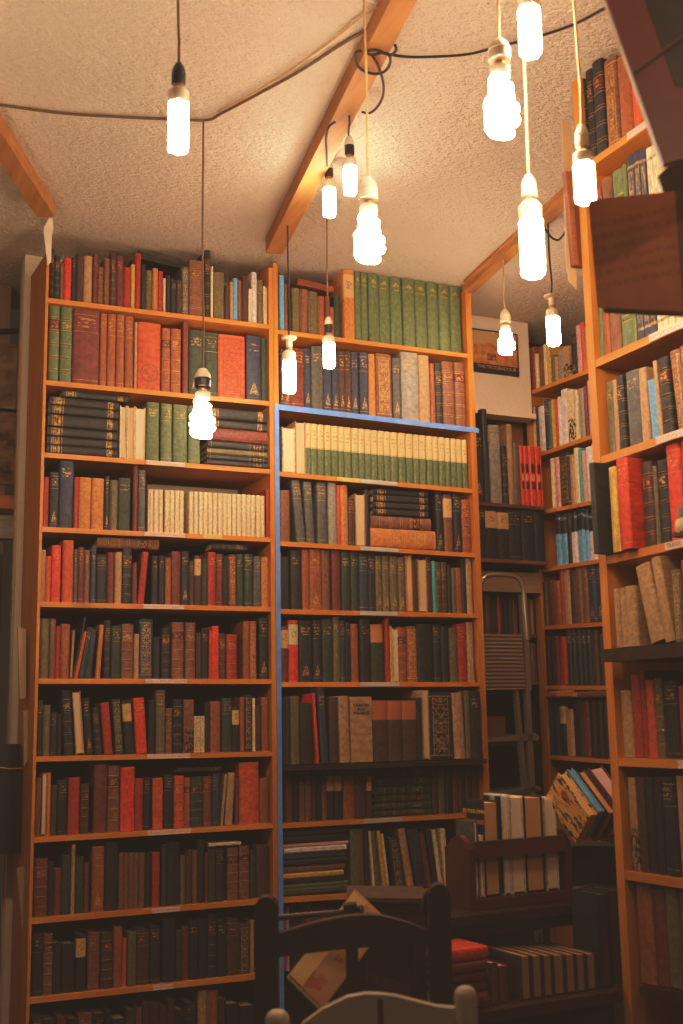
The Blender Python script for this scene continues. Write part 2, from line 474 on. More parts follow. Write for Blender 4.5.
def rowY(key, unit, shelf, X, L, txt, out=0.0, depth=.16):
    """books on a shelf whose front runs along Y at x=X, spines facing -X"""
    LINES[key] = (unit, shelf, X, L)
    za, zc = at(L[0], L[1], 0, X), at(L[2], L[3], 0, X)
    sh = lambda Yv: za.z+(zc.z-za.z)*(Yv-za.y)/(zc.y-za.y)
    lastY = 99; lastl = 0; row = []
    for tok in txt.split():
        p = tok.split(',')
        x0, x1, yt, cs = float(p[0]), float(p[1]), float(p[2]), p[3]
        lean = float(p[4]) if len(p) > 4 else 0.
        o = out + (float(p[5]) if len(p) > 5 else 0.)
        dlim = float(p[6]) if len(p) > 6 else 9.
        Xp = X+.012-o
        yb = lin(L, (x0+x1)/2)
        A, B = at(x0, yb, 0, Xp).y, at(x1, yb, 0, Xp).y        # A farther (larger y), B nearer
        if abs(lean-lastl) < 1.2 and A > lastY-.0008: A = lastY-.0008
        if unit in XLIM and dlim > 1 and A > XLIM[unit]: A = XLIM[unit]
        if A-B < .004: B = A-.004
        lastY, lastl = B, lean
        w = A-B-.0006; ym = (A+B)/2; z0 = max(sh(A), sh(B))+.0015
        T = at((x0+x1)/2+lean, yt, 0, Xp) if lean else None
        if lean: dx = ym-T.y; dz = T.z-z0
        else:
            # no lean: find the height on the upright edge
            z = z0+.1
            for _ in range(30):
                py = proj((Xp, ym, z))[1]; z += (py-yt)*.0024
            dx = 0; dz = z-z0
        if (unit, shelf) in ZTOP:
            lim = ZTOP[(unit, shelf)](ym)-.0025-z0
            if dz > lim: dx *= lim/dz; dz = lim
        h = max(math.hypot(dx, dz), .03); ang = math.atan2(dx, dz) if lean else 0.
        if abs(ang) < .028: ang = 0.; h = max(dz, .03)
        if ang and (unit, shelf) in ZTOP and h*math.cos(ang)+w*abs(math.sin(ang)) > lim: h = (lim-w*abs(math.sin(ang)))/math.cos(ang)
        if row:
            pv = row[-1]; s0 = -A; ps = -pv['pos'].y
            if ang < 0 and pv['ang'] == 0:
                mt = max(0., (s0-ps-pv['w']/2-.0012))/max(.02, min(pv['h'], h))
                if math.tan(-ang) > mt: ang = -math.atan(mt)
            if ang < 0 and pv['ang'] < 0 and ang < pv['ang'] and (s0-ps-pv['w']) < .3*h*(pv['ang']-ang)+.004: ang = pv['ang']
        piv = (B if ang > 0 else A)
        k = reg(unit=unit, shelf=shelf, w=w, h=h, d=min(dlim, min(depth, max(.09, h*.68))-.01*random.random()), c=cs[0], st=cs[1], x0=x0, px=(x1-x0)*(yb-yt), yt=yt,
                pos=Vector((Xp+.003*random.random(), piv if ang else ym, z0)), ang=ang, off=(-w/2 if ang > 0 else w/2) if ang else 0., facing='Y', lie=False)
        row.append(k)
    return row

def stackX(unit, shelf, Y, edges, items, tilt=0., out=0.):
    """books lying flat; edges: photo y of each boundary from the bottom up; items: x0,x1,style"""
    Yp = Y+.014-out
    for i, it in enumerate(items.split()):
        p = it.split(',')
        x0, x1, cs = float(p[0]), float(p[1]), p[2]
        xm = (x0+x1)/2
        ref = float(p[3]) if len(p) > 3 else x0
        zb, zt = at(ref, edges[i], 1, Yp).z, at(ref, edges[i+1], 1, Yp).z
        if (unit, shelf) in ZTOP: zt = min(zt, ZTOP[(unit, shelf)](at(xm, edges[i], 1, Yp).x)-.003)
        if i == 0: zb = max(zb, FLOORZ[(unit, shelf)](at(xm, edges[i], 1, Yp).x)+.004) if (unit, shelf) in FLOORZ and edges[0] > lin(LINES_BY[(unit, shelf)], xm)-4 else zb
        if i and zb < prevz: zb = prevz
        prevz = zt
        XA, XB = at(x0, (edges[i]+edges[i+1])/2, 1, Yp).x, at(x1, (edges[i]+edges[i+1])/2, 1, Yp).x
        if unit in XLIM: XA = max(XA, XLIM[unit][0]); XB = min(XB, XLIM[unit][1])
        w = zt-zb-.0008; h = XB-XA
        reg(unit=unit, shelf=shelf, w=w, h=h, d=min(.16, max(.09, h*.7)), c=cs[0], st=cs[1], x0=x0, px=(x1-x0)*(edges[i]-edges[i+1]), yt=edges[i+1],
            pos=Vector((XA, Yp+.008*random.random(), (zb+zt)/2)), ang=0., off=0., facing='X', lie=True)
# ------------------------------------------------------------------ the shelves and what stands on them (measured off the photo)
YF = 3.70            # front of the two bookcases along the back wall
YN = 3.90            # front of the alcove shelves
XR1 = 2.72           # front of the far corner bookcase
XR2 = 1.72           # front of the near right bookcase
LC, MC, AL, FC, NC = 'left bookcase', 'blue-edged bookcase', 'alcove shelves', 'far corner bookcase', 'near right bookcase'

LL = [(49,297.8,269.9,324.5),(46.2,380,271.8,401.5),(43.3,452.2,269.9,469.2),(40.5,526.5,270,537.3),(39,601.6,271.8,606.8),(36.7,678.4,271.8,679),
      (34.2,756.5,271.8,751.3),(34.3,837.4,271.8,823.3),(32,918.6,271.8,898.1),(30.5,998.4,271.8,972.6),(29,1080,271.8,1048)]
XLIM[LC] = (at(49,280,1,YF).x+.0008, at(270.4,500,1,YF).x-.0008)
XLIM[MC] = (at(279.6,500,1,YF).x+.0008, at(470.8,440,1,YF).x-.0008)
def setlim(unit, lines, ax, v, th):
    def zf(L):
        A, B = at(L[0],L[1],ax,v), at(L[2],L[3],ax,v)
        i = 1-ax
        return lambda q: A.z+(B.z-A.z)*(q-A[i])/(B[i]-A[i])
    for i, L in enumerate(lines):
        FLOORZ[(unit, i+1)] = zf(L); LINES_BY[(unit, i+1)] = L
        if i: ZTOP[(unit, i+1)] = (lambda g: (lambda q: g(q)-th))(zf(lines[i-1]))
setlim(LC, LL, 1, YF, .016)
ZTOP[(LC,1)] = ZTOP[(MC,1)] = lambda q: 2.932
rowX('L1', LC, 1, YF, LL[0], '50,53.5,248,kb 53.8,59.5,255,kb 59.6,63.5,262,bt 63.7,71.3,257.5,Rp 71.5,75.5,257,kt 75.7,83,254,Bp 83.3,92.5,255.5,tp 92.5,97,254,mt 97.1,103.5,266.5,bb 103.6,109.8,258,bp 109.9,116,253,Bb 116.1,123.3,256,mt 123.5,130.9,267,rp 131,134.9,264,yp 135,141,253,rp,0,.05 141.2,145.5,264,kp 145.6,152.4,270,ot 152.6,158,268,at 158.2,163.1,270.6,rp 163.2,165.8,278,cp 166,170.4,275,kp 170.6,176.4,280,kt 176.7,181.7,280,Bt 181.9,189,266.5,sd 189.5,203.3,260,bb 205,210.7,250,kb 210.9,213.4,266.5,cp 213.8,225,272,op 225.2,230,285,Bp 230.1,233.4,281.6,tp 233.5,238,278,up 238.2,242.2,280,bp 242.4,248.4,276.5,Bp 248.6,252,289,cp 252.1,257.4,272,wt 258,263.6,279.7,ot 263.8,266.4,286,cp 266.6,269.4,288,cp')
rowX('L2', LC, 2, YF, LL[1], '47.8,58.8,304.5,Gb 59.4,71.5,305.5,Gb 72.3,99.3,308.5,mt 99.6,106.6,313,ht 106.8,115.4,313.5,ht 115.7,124.4,314,ht 124.7,133.8,316,ht 134,136.8,322,tp 137.1,160.8,322.5,OE 161.4,170.5,328,hb 170.7,181.4,328.5,hb 182.7,188.6,321,mp 188.8,203.9,330,gT 205,218.7,332.5,gt 218.9,246,335,Od 246.7,261.9,336,nT 262.1,270.5,338,gp')
rowX('L3', LC, 3, YF, LL[2], '119.5,126.3,405.5,cf 127,135,405.7,cf 135.3,145.3,407,cf 146.5,159.6,402,Gt 160.8,172.3,403.5,Gt 173.2,188,404.5,Gt 188.6,200.8,405.5,Gt')
stackX(LC, 3, YF, [452.4,443.6,434.6,425.3,412.6,403.6,394.8,388.2], '47,118,kz 47.5,118,kz 47.5,118.5,kz 48,118.5,kz 48.5,119,kz 50,119.5,kz 62,128.5,kz,50')
stackX(LC, 3, YF, [465.9,460.3,454.5,448.4,441,428.3,419.4,408], '207,269,kt,230 207,269,kt,230 207.5,269,ot,230 208,269,kt,230 203,269,mp,230 206,268,kz,230 205,268,kz,230')
ed = [(148,149.6),(149.8,153.4),(153.8,158.6),(158.7,163.3)]+[(165.2,170),(170.1,174.8),(174.9,179.5),(179.6,184.2)]
ed += [(189.4+i*4.78, 189.4+i*4.78+4.3) for i in range(16)]
rowX('L4', LC, 4, YF, LL[3], '41.4,48.3,476.8,rp 49,58.3,472,kT 58.6,73.2,460,nt 73.4,78.3,477,rp 78.5,91.1,477,at 91.3,104,478,at 104.3,109.4,476,kT 109.6,117.8,480,op 118,130.8,477.7,gt 133,138,463.5,mp 138.2,145.7,470,st '
     + ' '.join('%.1f,%.1f,%.1f,cd' % (a, b, 489+(a-150)/116*6.8) for a, b in ed).replace('cd', 'ct') + ' 266.6,269.6,489,rp')
rowX('L5', LC, 5, YF, LL[4], '39,45,549.6,tp 45.2,50.8,556,Op 51,60.5,545,Rt 62,73.2,540,Op 73.4,77.4,549,st 77.6,83.5,547,mt 83.7,89.6,549.6,bt 90.3,96,546,nt 96.2,107.3,554.5,kt 107.5,114.5,552,mp 114.7,121.8,552,tp 122,132,548,kb 132.4,137.2,562.5,mp,1.5 137.6,144.4,552,rp,5 152,158.6,555.5,kt 159,165.1,555.5,kt 165.3,171.2,557.7,hp 171.4,181,551.6,mp 181.4,189.6,551,kT 189.7,194.6,560.7,Bt 194.8,201.6,555.5,Bl 201.8,207.6,558.6,gp 207.8,216.4,552,rt 216.6,223.2,554,mt 223.5,229,556,kp 229.1,237.1,554.4,md 237.3,244.6,554,gt 244.8,253.7,554,gt 254.3,262,556.4,st 262.3,269.8,557,ap')
stackX(LC, 5, YF, [548.5,537.5], '98,159.5,bb,130')
stackX(LC, 5, YF, [550.6,543.0], '212,247.5,kb,230')
rowX('L6', LC, 6, YF, LL[5], '38.6,48.9,618.5,op 49,55,618.5,bp 55.3,59.8,626,rp 60,69.8,623.8,hp 69.9,72.2,629.5,tf,3 72.4,74.1,617,gp,12.5 74.3,77.8,631.5,Op,9.5 77.9,84.2,627.5,gt,9.5 84.8,91.3,629.5,np,6 95.7,100.4,624.7,ap,4.3 103.9,110.8,620,kb 111,121,625.7,gt 121.4,133.7,623.8,bb 134,139.2,633.7,tt 139.4,153.2,619,nd 153.6,160.5,636.7,kp 161.8,170.6,628,kb 172.3,184.6,622,bb 185.6,196,622.5,bb 196.6,201.6,632.7,Bp 201.8,209.2,628.6,kt 209.4,212.3,630.5,Rp 212.5,219.4,626,Rt 219.5,226,633.3,Bb 227,238,634.3,rb 243.8,249.9,621,hp 250,257.5,621,hd 260,269.8,617.7,kT')
rowX('L7', LC, 7, YF, LL[6], '36,42.2,700,kt 42.4,49.8,705,op 50,57,712,kt 57.2,61.4,714,kp 64.3,74.2,690.4,kb,-5.2 76.3,84.8,691.4,tf,-4 86.7,93.8,698.4,kT,-4 95.7,102.7,707.5,kb,-3.3 104.8,113.8,702.8,rp,-4.2 115.7,124.2,699.4,gd,-3.5 125.7,135,700.3,kl,-3.6 136.6,148,698,Rt,-3 148.6,154.7,700,kp 156,165.6,690,ot 166.2,172.8,708,bb 173.2,183.2,699,kb 183.4,193.9,699.4,bv 194.1,197.4,716,cd 197.6,201.2,716,cd 201.4,205,716,cd 205.3,210.3,703.7,kp 210.6,221.4,701.3,hp 222.3,232.7,698,gt 232.9,240.2,707,kl 240.4,245,697,hp 245.2,252.7,694.6,kd 252.9,255.8,698,cp 256,262.1,705,Bp 262.3,269.8,697,hp')
rowX('L8', LC, 8, YF, LL[7], '34.6,40.6,778,bp 41,45.8,773,tf 46,49.9,773,ap 50,56.5,785,Bp 56.7,66.6,780,kt 67.6,79.4,777.6,rp 80,89,784,Bb 93.3,107,764.3,mp 107.6,119.4,765.8,bb 120.3,134.8,767,Rp 135,143.5,778.6,rp 143.7,150.5,777.5,kt 152.9,163.7,778,Op 164.3,174,774.7,kt 174.2,184.4,775.7,Ob 184.6,190.8,777.6,hb 191,203.3,776.6,gb 203.5,212.5,776.3,mt 212.7,220.3,773.8,nt 220.6,223.4,774.7,tp,4.5 225.3,232.8,773,tp,5 236,239.8,778,mp 240,259.8,762.4,Op 260.4,269.8,778,hp')
stackX(LC, 8, YF, [772.2,767.4], '177,222,kt,200')
rowX('L9', LC, 9, YF, LL[8], '33.4,47.4,859,mb 47.6,53.2,862,kp 53.4,60.8,868.4,mp 61,70.2,855,gp 70.4,74.4,845,tp 74.6,83.7,857,gp 84,89,862.7,mp 91.4,104.1,846.5,hT 104.7,118,842,kp 118.6,123.6,853,bp 123.7,128.4,853,bp 128.5,133.2,853,bp 133.3,138.9,853,bp 139,144.6,853,bp 144.8,151,853,kp 152,160,852.4,rp 161.8,166.8,844.6,gp 167,180.3,842.3,kp 180.5,185.6,855.6,op 185.8,192.6,850,Bp 192.8,197.5,850.3,bp 197.7,205,839.5,kp 205.1,208,853,mp 208.2,216.1,849,gp 216.3,225.2,848,kt 228,239.5,847.5,bb 240,250.3,846,bb 251,256.6,850,gp 257,269.8,845,Bp')
stackX(LC, 9, YF, [846.2,842.4], '209,241,cp,225')
rowX('L10', LC, 10, YF, LL[9], '31.8,42.4,934,kt 42.6,52.3,934,bb 52.5,60.9,943,kp 61,75,944,kp 75.2,85.7,934.6,kl 87.6,99.6,932.7,bt 100.9,113.2,932.7,Bb 113.3,122.3,927,h2 122.4,126.6,938.4,Op 127.5,136.4,932,op 136.6,149.8,929.5,Bt 150,160.5,926,kt 162.4,175.7,918.5,kp 176.3,182.3,930,gp 182.4,189.4,927,mp 189.6,198.9,921,kt 199,207.9,920,kp 208,217.5,913.7,kb 217.6,226.9,919.4,kt 227,240.3,919.4,Bt 240.5,250.9,925,Bd 251,254.7,920.4,tp 255,269,922,kp')
rowX('L11', LC, 11, YF, LL[10], '30.5,42.5,1016.5,gt 43,55,1020,kp 56,66,1017,mp 67,77,1019,kp 78,92,1014,bt 93,105,1014,kt 105.6,111,1011,kp 112,126,1019,kp 126.5,135.8,1010,Bp 136,142.4,1008,bp 142.6,150,1002,Bp 150.2,160,1003,Bp 160.2,167.8,1006,Bp 168,175.7,1000,Bp 176,185,1010,kp 185.2,196.6,1003,kt 198.5,207.8,991,tb 208,219.3,991,hp 219.5,226,998.5,Bp 227,240,1004,kp 241,256,1006,kp')

ML = [(279,329.5,466,353.5),(279,404.5,469.5,427.2),(279,471.5,469.5,488.5),(280,541,474,553),(280,609,476,613.5),(280.5,682,480,682),(281,765.5,484,758.5),(281,823.5,480,812.5),(282,898,480,886),(282,973,480,957)]
setlim(MC, ML, 1, YF, .016)
rowX('M1', MC, 1, YF, ML[0], '280,285,275.3,up 285.2,288.2,284,bp 293,300.7,288,op 300.9,309.3,289,bp 309.5,319,291.5,op 319.2,325.9,295.7,hp 326.1,331,296,mp 331.1,335.2,306.7,hp 335.5,341,295.7,gp 345,356,268.6,al,-2.5 356.4,362.2,268,Ge,-3 362.5,369.2,269,Ge,-3 369.8,380.4,271,Ge,-3 380.7,391.8,273,Ge,-3 392.2,404,275,Ge,-2.6 404.4,416.6,277,Ge,-2.6 417,428.6,279,Ge,-2.4 429,440.3,281.3,Ge,-2.4 440.7,452,283.6,Ge,-2.4 452.4,463,285.5,Ge,-2.4')
rowX('M2', MC, 2, YF, ML[1], '281,285,349,nT 285.2,291.2,352,bT 291.6,305.2,348,mt,-1.5 305.4,312.2,348,nT,-2 312.4,324.3,346,st,-2.5 324.5,332.8,349,nT,-2.5 333,340,351,nT,-2.5 340.2,346.3,351,BT,-2.5 346.5,352.4,351,BT,-2.5 352.6,360.2,352,nT,-2.8 361,370,352,nT,-2.8 370.3,377.1,353.7,ap,-2 377.5,393.4,353.7,bd,-1.5 394.2,402.8,357.8,sT,-.8 403,420.4,352.5,St 420.6,431.8,355.5,tt 432,436.6,363.5,hp 436.8,444.3,363.5,kb 444.5,456.6,361.6,bb 456.8,467.5,363,bb')
e = [306.5,312,318.9,325.7,332.6,339.6,345.5,353.2,360,366.4,372.6,379.4,385.7,392.2,399.8,407.8,415,421.1,428,434.4,440.3,447,452.7,458.2,463.8,469]
rowX('M3', MC, 3, YF, ML[2], '281,282.6,427.6,gp 282.8,295.6,427,cf 296.2,306.2,421.3,tf ' + ' '.join('%.1f,%.1f,%.1f,G2' % (e[i]+.2, e[i+1]-.2, 423+(e[i]-306)/160*17) for i in range(25)))
rowX('M4', MC, 4, YF, ML[3], '281,291.2,490,bp 297.7,306.9,480,st,-6 307.3,315.8,481.5,st,-3.5 318.3,328.2,482,st,-2.5 329.7,338.2,481,Sp,-1 338.4,341.6,485,Op 341.8,349.3,485,ap 349.8,356.2,498,Bt 356.4,366.2,493.7,tf 366.4,370.8,489.5,kp 438,445,490,kT,-3 445.7,454.8,494.6,bl,-2.5 455.7,463.4,493.4,kT,-1.5 463.7,472.5,499.7,hb')
stackX(MC, 4, YF, [546.2,527.4,514.3,507.8,501.3,494,487.4], '371.5,436.5,ab,375 372,432,bb,375 374,429,kz,375 373.5,429,kz,375 374,428.5,kz,375 374.5,428.5,kz,375')
rowX('M5', MC, 5, YF, ML[4], '280.6,282.5,553,bp 282.8,290,556.7,kp 291.6,302.7,550,kt,-1.5 303,310.3,549.6,hp,-2 310.6,322.7,546.6,hT 323,331.6,550.4,bp 333,341.7,549,mp,-1.5 342.5,351.6,551.5,gt 352,360.3,552.3,gt 360.5,370.1,553.8,nt 370.3,376.8,555.7,kt 377,384.1,555.7,oT 384.3,391.3,555.7,oT 391.5,399.8,556.4,oT 400,407.2,557.4,oT 407.4,413.6,553,af 414.3,419.2,563,Bp 419.4,428,558.7,tf 428.2,433.8,556.8,Bt 434,437.8,561,qp 438,443.4,562,Bb 443.6,449,562,Bb 449.2,453.1,565,kp 453.3,457.8,568,op 458,463.5,567.8,hp 463.7,468,559.3,kp 468.2,474,556.4,tp')
rowX('M6', MC, 6, YF, ML[5], '281,289.5,626,ml 289.7,299.6,620,Rl 300.2,313.8,620.4,kT 314,323,620.4,kT 323.6,334.4,619.5,gt 334.6,341.8,616.6,ot 342,346.7,620.4,nt 346.9,351.8,622.7,kt 352,359.6,623.8,hp 361.5,372,618.9,kt 372.5,385,624.2,g2 386.8,391.2,618,rp,-2 391.4,394,626,yp 394.2,398.9,629,cf 399,408.3,627,hb 408.5,418.9,626.5,hd 419.1,435,624,kp 435.2,442.6,625,kt 442.8,451,626.5,kp 451.2,459.8,627.8,op 460,469,623.6,rt 469.2,476,622,tp')
OUT7 = .055
rowX('M7', MC, 7, YF-OUT7, ML[6], '285,291.4,697,kp 291.6,301,696,op 301.3,313.5,703.5,kp 317,320,693.2,Rp,-4.5 322,329.6,686,nt,-4.5 330.7,339.6,697,Bp,-1.5 341,351.3,696,tp,-3 351.6,373.2,696.6,tx 373.6,389.5,700.5,B2 389.7,403.8,700.5,B2 404,419,700.5,B2 419.2,423,697.6,kp 424,430.6,690,tf,-3 430.8,454.5,692,kd 456.5,467,692.8,tp,-5 467.2,472.3,690.5,op 472.5,483.5,691.3,kt')
for k in BOOKS:
    if k['unit'] == MC and k['shelf'] == 7 and k['x0'] > 462: k['d'] = .052
rowX('M8', MC, 8, YF, ML[7], '286.3,294.3,772,mp 294.5,300,773,kp 300.2,306,772.4,bt 306.2,312,772.4,bt 312.2,317.1,773,Bp 317.3,322.5,772,kp 322.7,327.8,773,bp 328.2,336,772,kl 336.2,344,772,kl 344.4,356.2,770,hp 356.4,367.6,770,Bp 367.8,373.5,773,Bl 433.8,440,768,Bp 440.2,446.8,768,op 447,454.3,768,kp 454.5,460,768,mp 460.2,467,768,Bp 467.2,473.8,768,Bp 474,479,768,Bp')
stackX(MC, 8, YF, [817.6,810,802.3,794.7,786,776.6,768], '376,432,gb,400 376,432,gb,400 376.5,432,gb,400 377,432,gb,400 377,431,gt,400 378,430,kb,400')
rowX('M9', MC, 9, YF, ML[8], '352.4,365.8,829,op 366.2,370,828,kp 374,376.6,831,cp,-5 377,381,831,op,-6 384.3,387.8,831,yp,-7 388,390.6,834,cp,-7 396,405.5,838,kd,-6 409,416,829,tp,-10 418,427.8,831,nv,-10 428.3,433.6,833,mp,-8.5 435,439.7,831,kp,-8 440,444,830,cp,-7.5 446,451,829,cp,-5')
stackX(MC, 9, YF, [895.4,891.7,888.2,884.2,878.8,873,866.2,860,853.4,847.4,843.8,836,829.5], '283.5,349,gp,300 284,349,Gp,300 284,349,Gp,300 284,346,kp,300 283,344,yp,300 283,346,bp,300 284,347,kp,300 284,347,np,300 284.5,347,wp,300 283.5,349,pp,300 284,347,kp,300 284,346,kp,300')
rowX('M10', MC, 10, YF+.05, ML[9], '283.5,287,909,Rp 287.2,290,906,wp 290.2,294,906,kp 294.2,300,907,np 300.2,306,906,gp 306.2,314,905,hp 314.2,320,907,sp 320.2,327,906,rp 327.2,340,908,kp')

# alcove
NL = [(476.4,501.2,552,507.2),(477.4,557.8,556,562.0),(478,633.5,541,634.5),(478,682,541,681)]
setlim(AL, NL[:2], 1, YN, .014); XLIM[AL] = (2.288, 2.709)
rowX('N1', AL, 1, YN, NL[0], '474.8,485.4,429.5,kT 486,491.4,408.5,kp,-7 492.6,503.8,424.7,St,-7 505,509.8,445.6,kb,-4.5 510.2,515.6,424,tp,-5 516.4,522.2,442.4,op,-4 523,527.1,445.6,Rd,-5 527.3,532.2,445.6,Rd,-5 532.6,538.9,445.8,Rd,-5 539.2,545,446,Rd,-5 545.2,548.2,446.2,Rd,-5', depth=.15)
rowX('N2', AL, 2, YN, NL[1], '478.6,487.8,505,kt 488,499.6,507,kl 500,511.4,509,kl 511.6,523.8,509,kt 524,536.9,510,kt 537.3,548,510,kp', depth=.14)
rowX('N3', AL, 3, YN+.10, NL[2], '480.5,483.8,594,tp 484,486.8,595,Bp 487,490.8,594,bp 491,493.8,596,Bp 494,496.8,595,gp 497,498.8,594,gp 499,501.8,594,Rp 502,505.8,594,kp 506,510.8,594,kp 511,514.8,595,Bp 515,519,595,bp 525,528.6,597,Bp 528.8,532.4,599,bp 532.6,535.4,600,tp 535.6,538,598,Bp')
rowX('N4', AL, 4, YN+.10, NL[3], '527,532.6,643,Bp 532.8,538,643,bp')

# far corner bookcase
RL = [(528.8,391.4,596,366.1),(533,455.2,598,432.2),(547,509.3,604,498),(553,566.2,606,557.8),(543,625.9,610,621.3),(544,685.5,614,685.5),(545,755,618,760)]
setlim(FC, RL, 0, XR1, .016); XLIM[FC] = at(527.5,400,0,XR1).y-.001
rowY('P1', FC, 1, XR1, RL[0], '529,535.2,348,hp 535.4,538.2,354,cp 538.4,543.8,346.6,bp 544,547,344.7,cp 547.2,550.5,345.7,yp 550.7,554.3,355,op 554.5,557.6,357,tp 557.8,563.8,350.4,Sp 564,570.4,346.6,tv 570.6,577,334,kT 577.1,581.2,325.7,pp 581.4,585.2,322.5,Op 585.4,589.5,326.7,tp 590,597,326,Sp')
rowY('P2', FC, 2, XR1, RL[1], '533.2,536,407.5,cp 536.2,538.6,405.7,Bp 538.8,544.6,406.6,wp 544.8,549.4,400,nt 549.6,552.4,401,Gp 552.6,555.2,400,yp 555.4,558.6,400,Op 558.8,561.8,397,wp 562,568.6,389.5,wt 568.8,575.2,390.5,cv 575.4,578.8,390.4,cp 579,584.2,388.5,Sp 584.4,587.7,386.6,mp 587.9,595,380,pp')
rowY('P3', FC, 3, XR1, RL[2], '551.5,554.6,458.5,cp 554.8,559.6,457.6,pp 560,569.6,453.8,kd 569.8,574.8,454.7,tp 575,579.6,448,cp 579.8,582.8,449,qp 583,586.6,451,pp 586.8,592,447,wp 592.2,599,444,cp')
rowY('P4', FC, 4, XR1, RL[3], '555.5,561,513.7,u2 561.2,567,513.7,u2 567.2,571.2,513,kp 571.4,577.3,511.8,w2 577.5,584.6,509,u2 584.8,589,510,u2 589.2,597,512,w2')
rowY('P5', FC, 5, XR1, RL[4], '543.6,547.3,582,op 547.5,553.4,581,mp 553.6,560.4,581,hp 560.6,563.8,570,rp 564,570.3,569,tp 570.5,576.8,571,Bp 577,582.4,565.5,bp 582.6,588.6,564.4,bp 588.8,596,565.5,nT 596.2,604.5,565.5,nT')
rowY('P6', FC, 6, XR1, RL[5], '545.4,550,637,kp 550.2,554.8,637,kp 555,559.3,635.8,mp 559.5,566.6,637,rp 566.8,571.6,630,kt 571.8,576.6,630,kt 576.8,581.6,630,kt 581.8,586.4,630,kt 586.6,591.4,630,kt 591.6,598.4,630,Bp 598.6,603.4,633.6,kp 603.6,609,629,rp')
rowY('P7', FC, 7, XR1, RL[6], '545.4,552.6,700,np 552.8,559.8,700,np 560,565.5,702.7,kl 566,573.8,709,tp 574,582,700.5,kp 582.2,589.8,700.5,mp 590,596.2,700.5,kp 596.4,602.6,700.5,kp 602.8,609,700.5,kp 609.2,615.5,700.5,kp')

for x0, x1, ya, yb, cs in ((549.5,575.5,689.3,697.4,'ap'), (581,611.5,687.6,697.4,'bp')):
    A, B = at(x0, yb, 0, XR1+.004), at(x1, yb, 0, XR1+.004); T = at((x0+x1)/2, ya, 0, XR1+.004)
    zm = at((x0+x1)/2, yb, 0, XR1+.004).z; hi = ZTOP[(FC,7)]((A.y+B.y)/2)-.004
    w_ = min(T.z, hi)-zm
    reg(unit=FC, shelf=7, w=w_, h=A.y-B.y, d=.12, c=cs[0], st=cs[1], x0=x0, px=(x1-x0)*(yb-ya), yt=ya, pos=Vector((XR1-.016, A.y, zm+w_/2)), ang=0., off=0., facing='Y', lie=True)
# near right bookcase
QL = [(593,158,690,89.7),(594,360.3,690,316.6),(600,456.6,690,425.6),(610.8,555.2,690,536.9),(612,648.2,690,641),(619.6,757.6,690,760.0),(622,870.5,690,880.5),(632,985,690,993)]
setlim(NC, QL, 0, XR2, .019); XLIM[NC] = at(594.8,361,0,XR2).y-.001
rowY('Q1', NC, 1, XR2, QL[0], '580.5,587.6,79,kb 588,595,70,kb 595.3,605.3,61,kb 606,618.7,59,bd 619.6,632,55,hp 632.4,642.5,53,Op 643,654,50,hp 655,667,48,bp 668,682,44,kp', depth=.15)
rowY('Q2', NC, 2, XR2, QL[1], '594.6,603,196,Gp 603.2,609.5,190,hp 609.7,620,178,bp 620.2,632,170,Gb 632.2,636,164,Gp 636.2,643.6,156,nd 643.8,650,152,nd 650.2,656,150,nd 656.2,662,148,cd 662.2,668,144,cd 668.2,674,142,cd 674.2,680,140,cd 680.2,688,138,cd', depth=.15)
rowY('Q3', NC, 3, XR2, QL[2], '608,614.6,382,ot 614.8,618.8,380,tp 619,625.6,376,kb 627.7,640.8,371,st 641,648.8,368,tt 650.5,657.5,382,up,-9 658.5,662.4,362,tp,-9 662.8,673,359,kb,-9 676,686,351,bd,-9 686.4,696,346,bd,-9', depth=.15)
rowY('Q4', NC, 4, XR2, QL[3], '592.8,598,463,kp,0,.058,.055 610.8,618.8,467,yp,0,.03 619.2,630.6,458.5,Rt,0,.035 643.8,654.3,462,Bb 655.8,659.8,466,op 660,669.2,460,kb 670,684,441,Rt 684.4,697,440,Rp', depth=.15)
rowY('Q5', NC, 5, XR2-.03, QL[4], '614.8,620,589,tp 620.3,627,588,tt 627.2,637.5,586,tp 649,663.6,567,tt,-16 664,673.4,558.6,tt,-15 674,683,570,od,-6 684,692,560,rp,-5', depth=.15)
rowY('Q6', NC, 6, XR2, QL[5], '622,633.3,690.5,tp 633.5,643.2,675,rp 643.4,647.8,671,rp 648,656.8,680,Op 657,664.6,678,ob 665,679.6,681,kt 680,692,686,rp', depth=.15)
rowY('Q7', NC, 7, XR2, QL[6], '632.5,639.8,777.6,tv 640,648,777,Bp 648.2,656.5,777,kp 656.7,665,777,kp 665.2,678.5,777,kt 679,690,776,tp', depth=.15)
rowY('Q8', NC, 8, XR2, QL[7], '639,654.5,883,hp,-7 655.5,668,889.7,mp,-7 668.8,682,885,op,-7 683,694,884,op,-7', depth=.15)
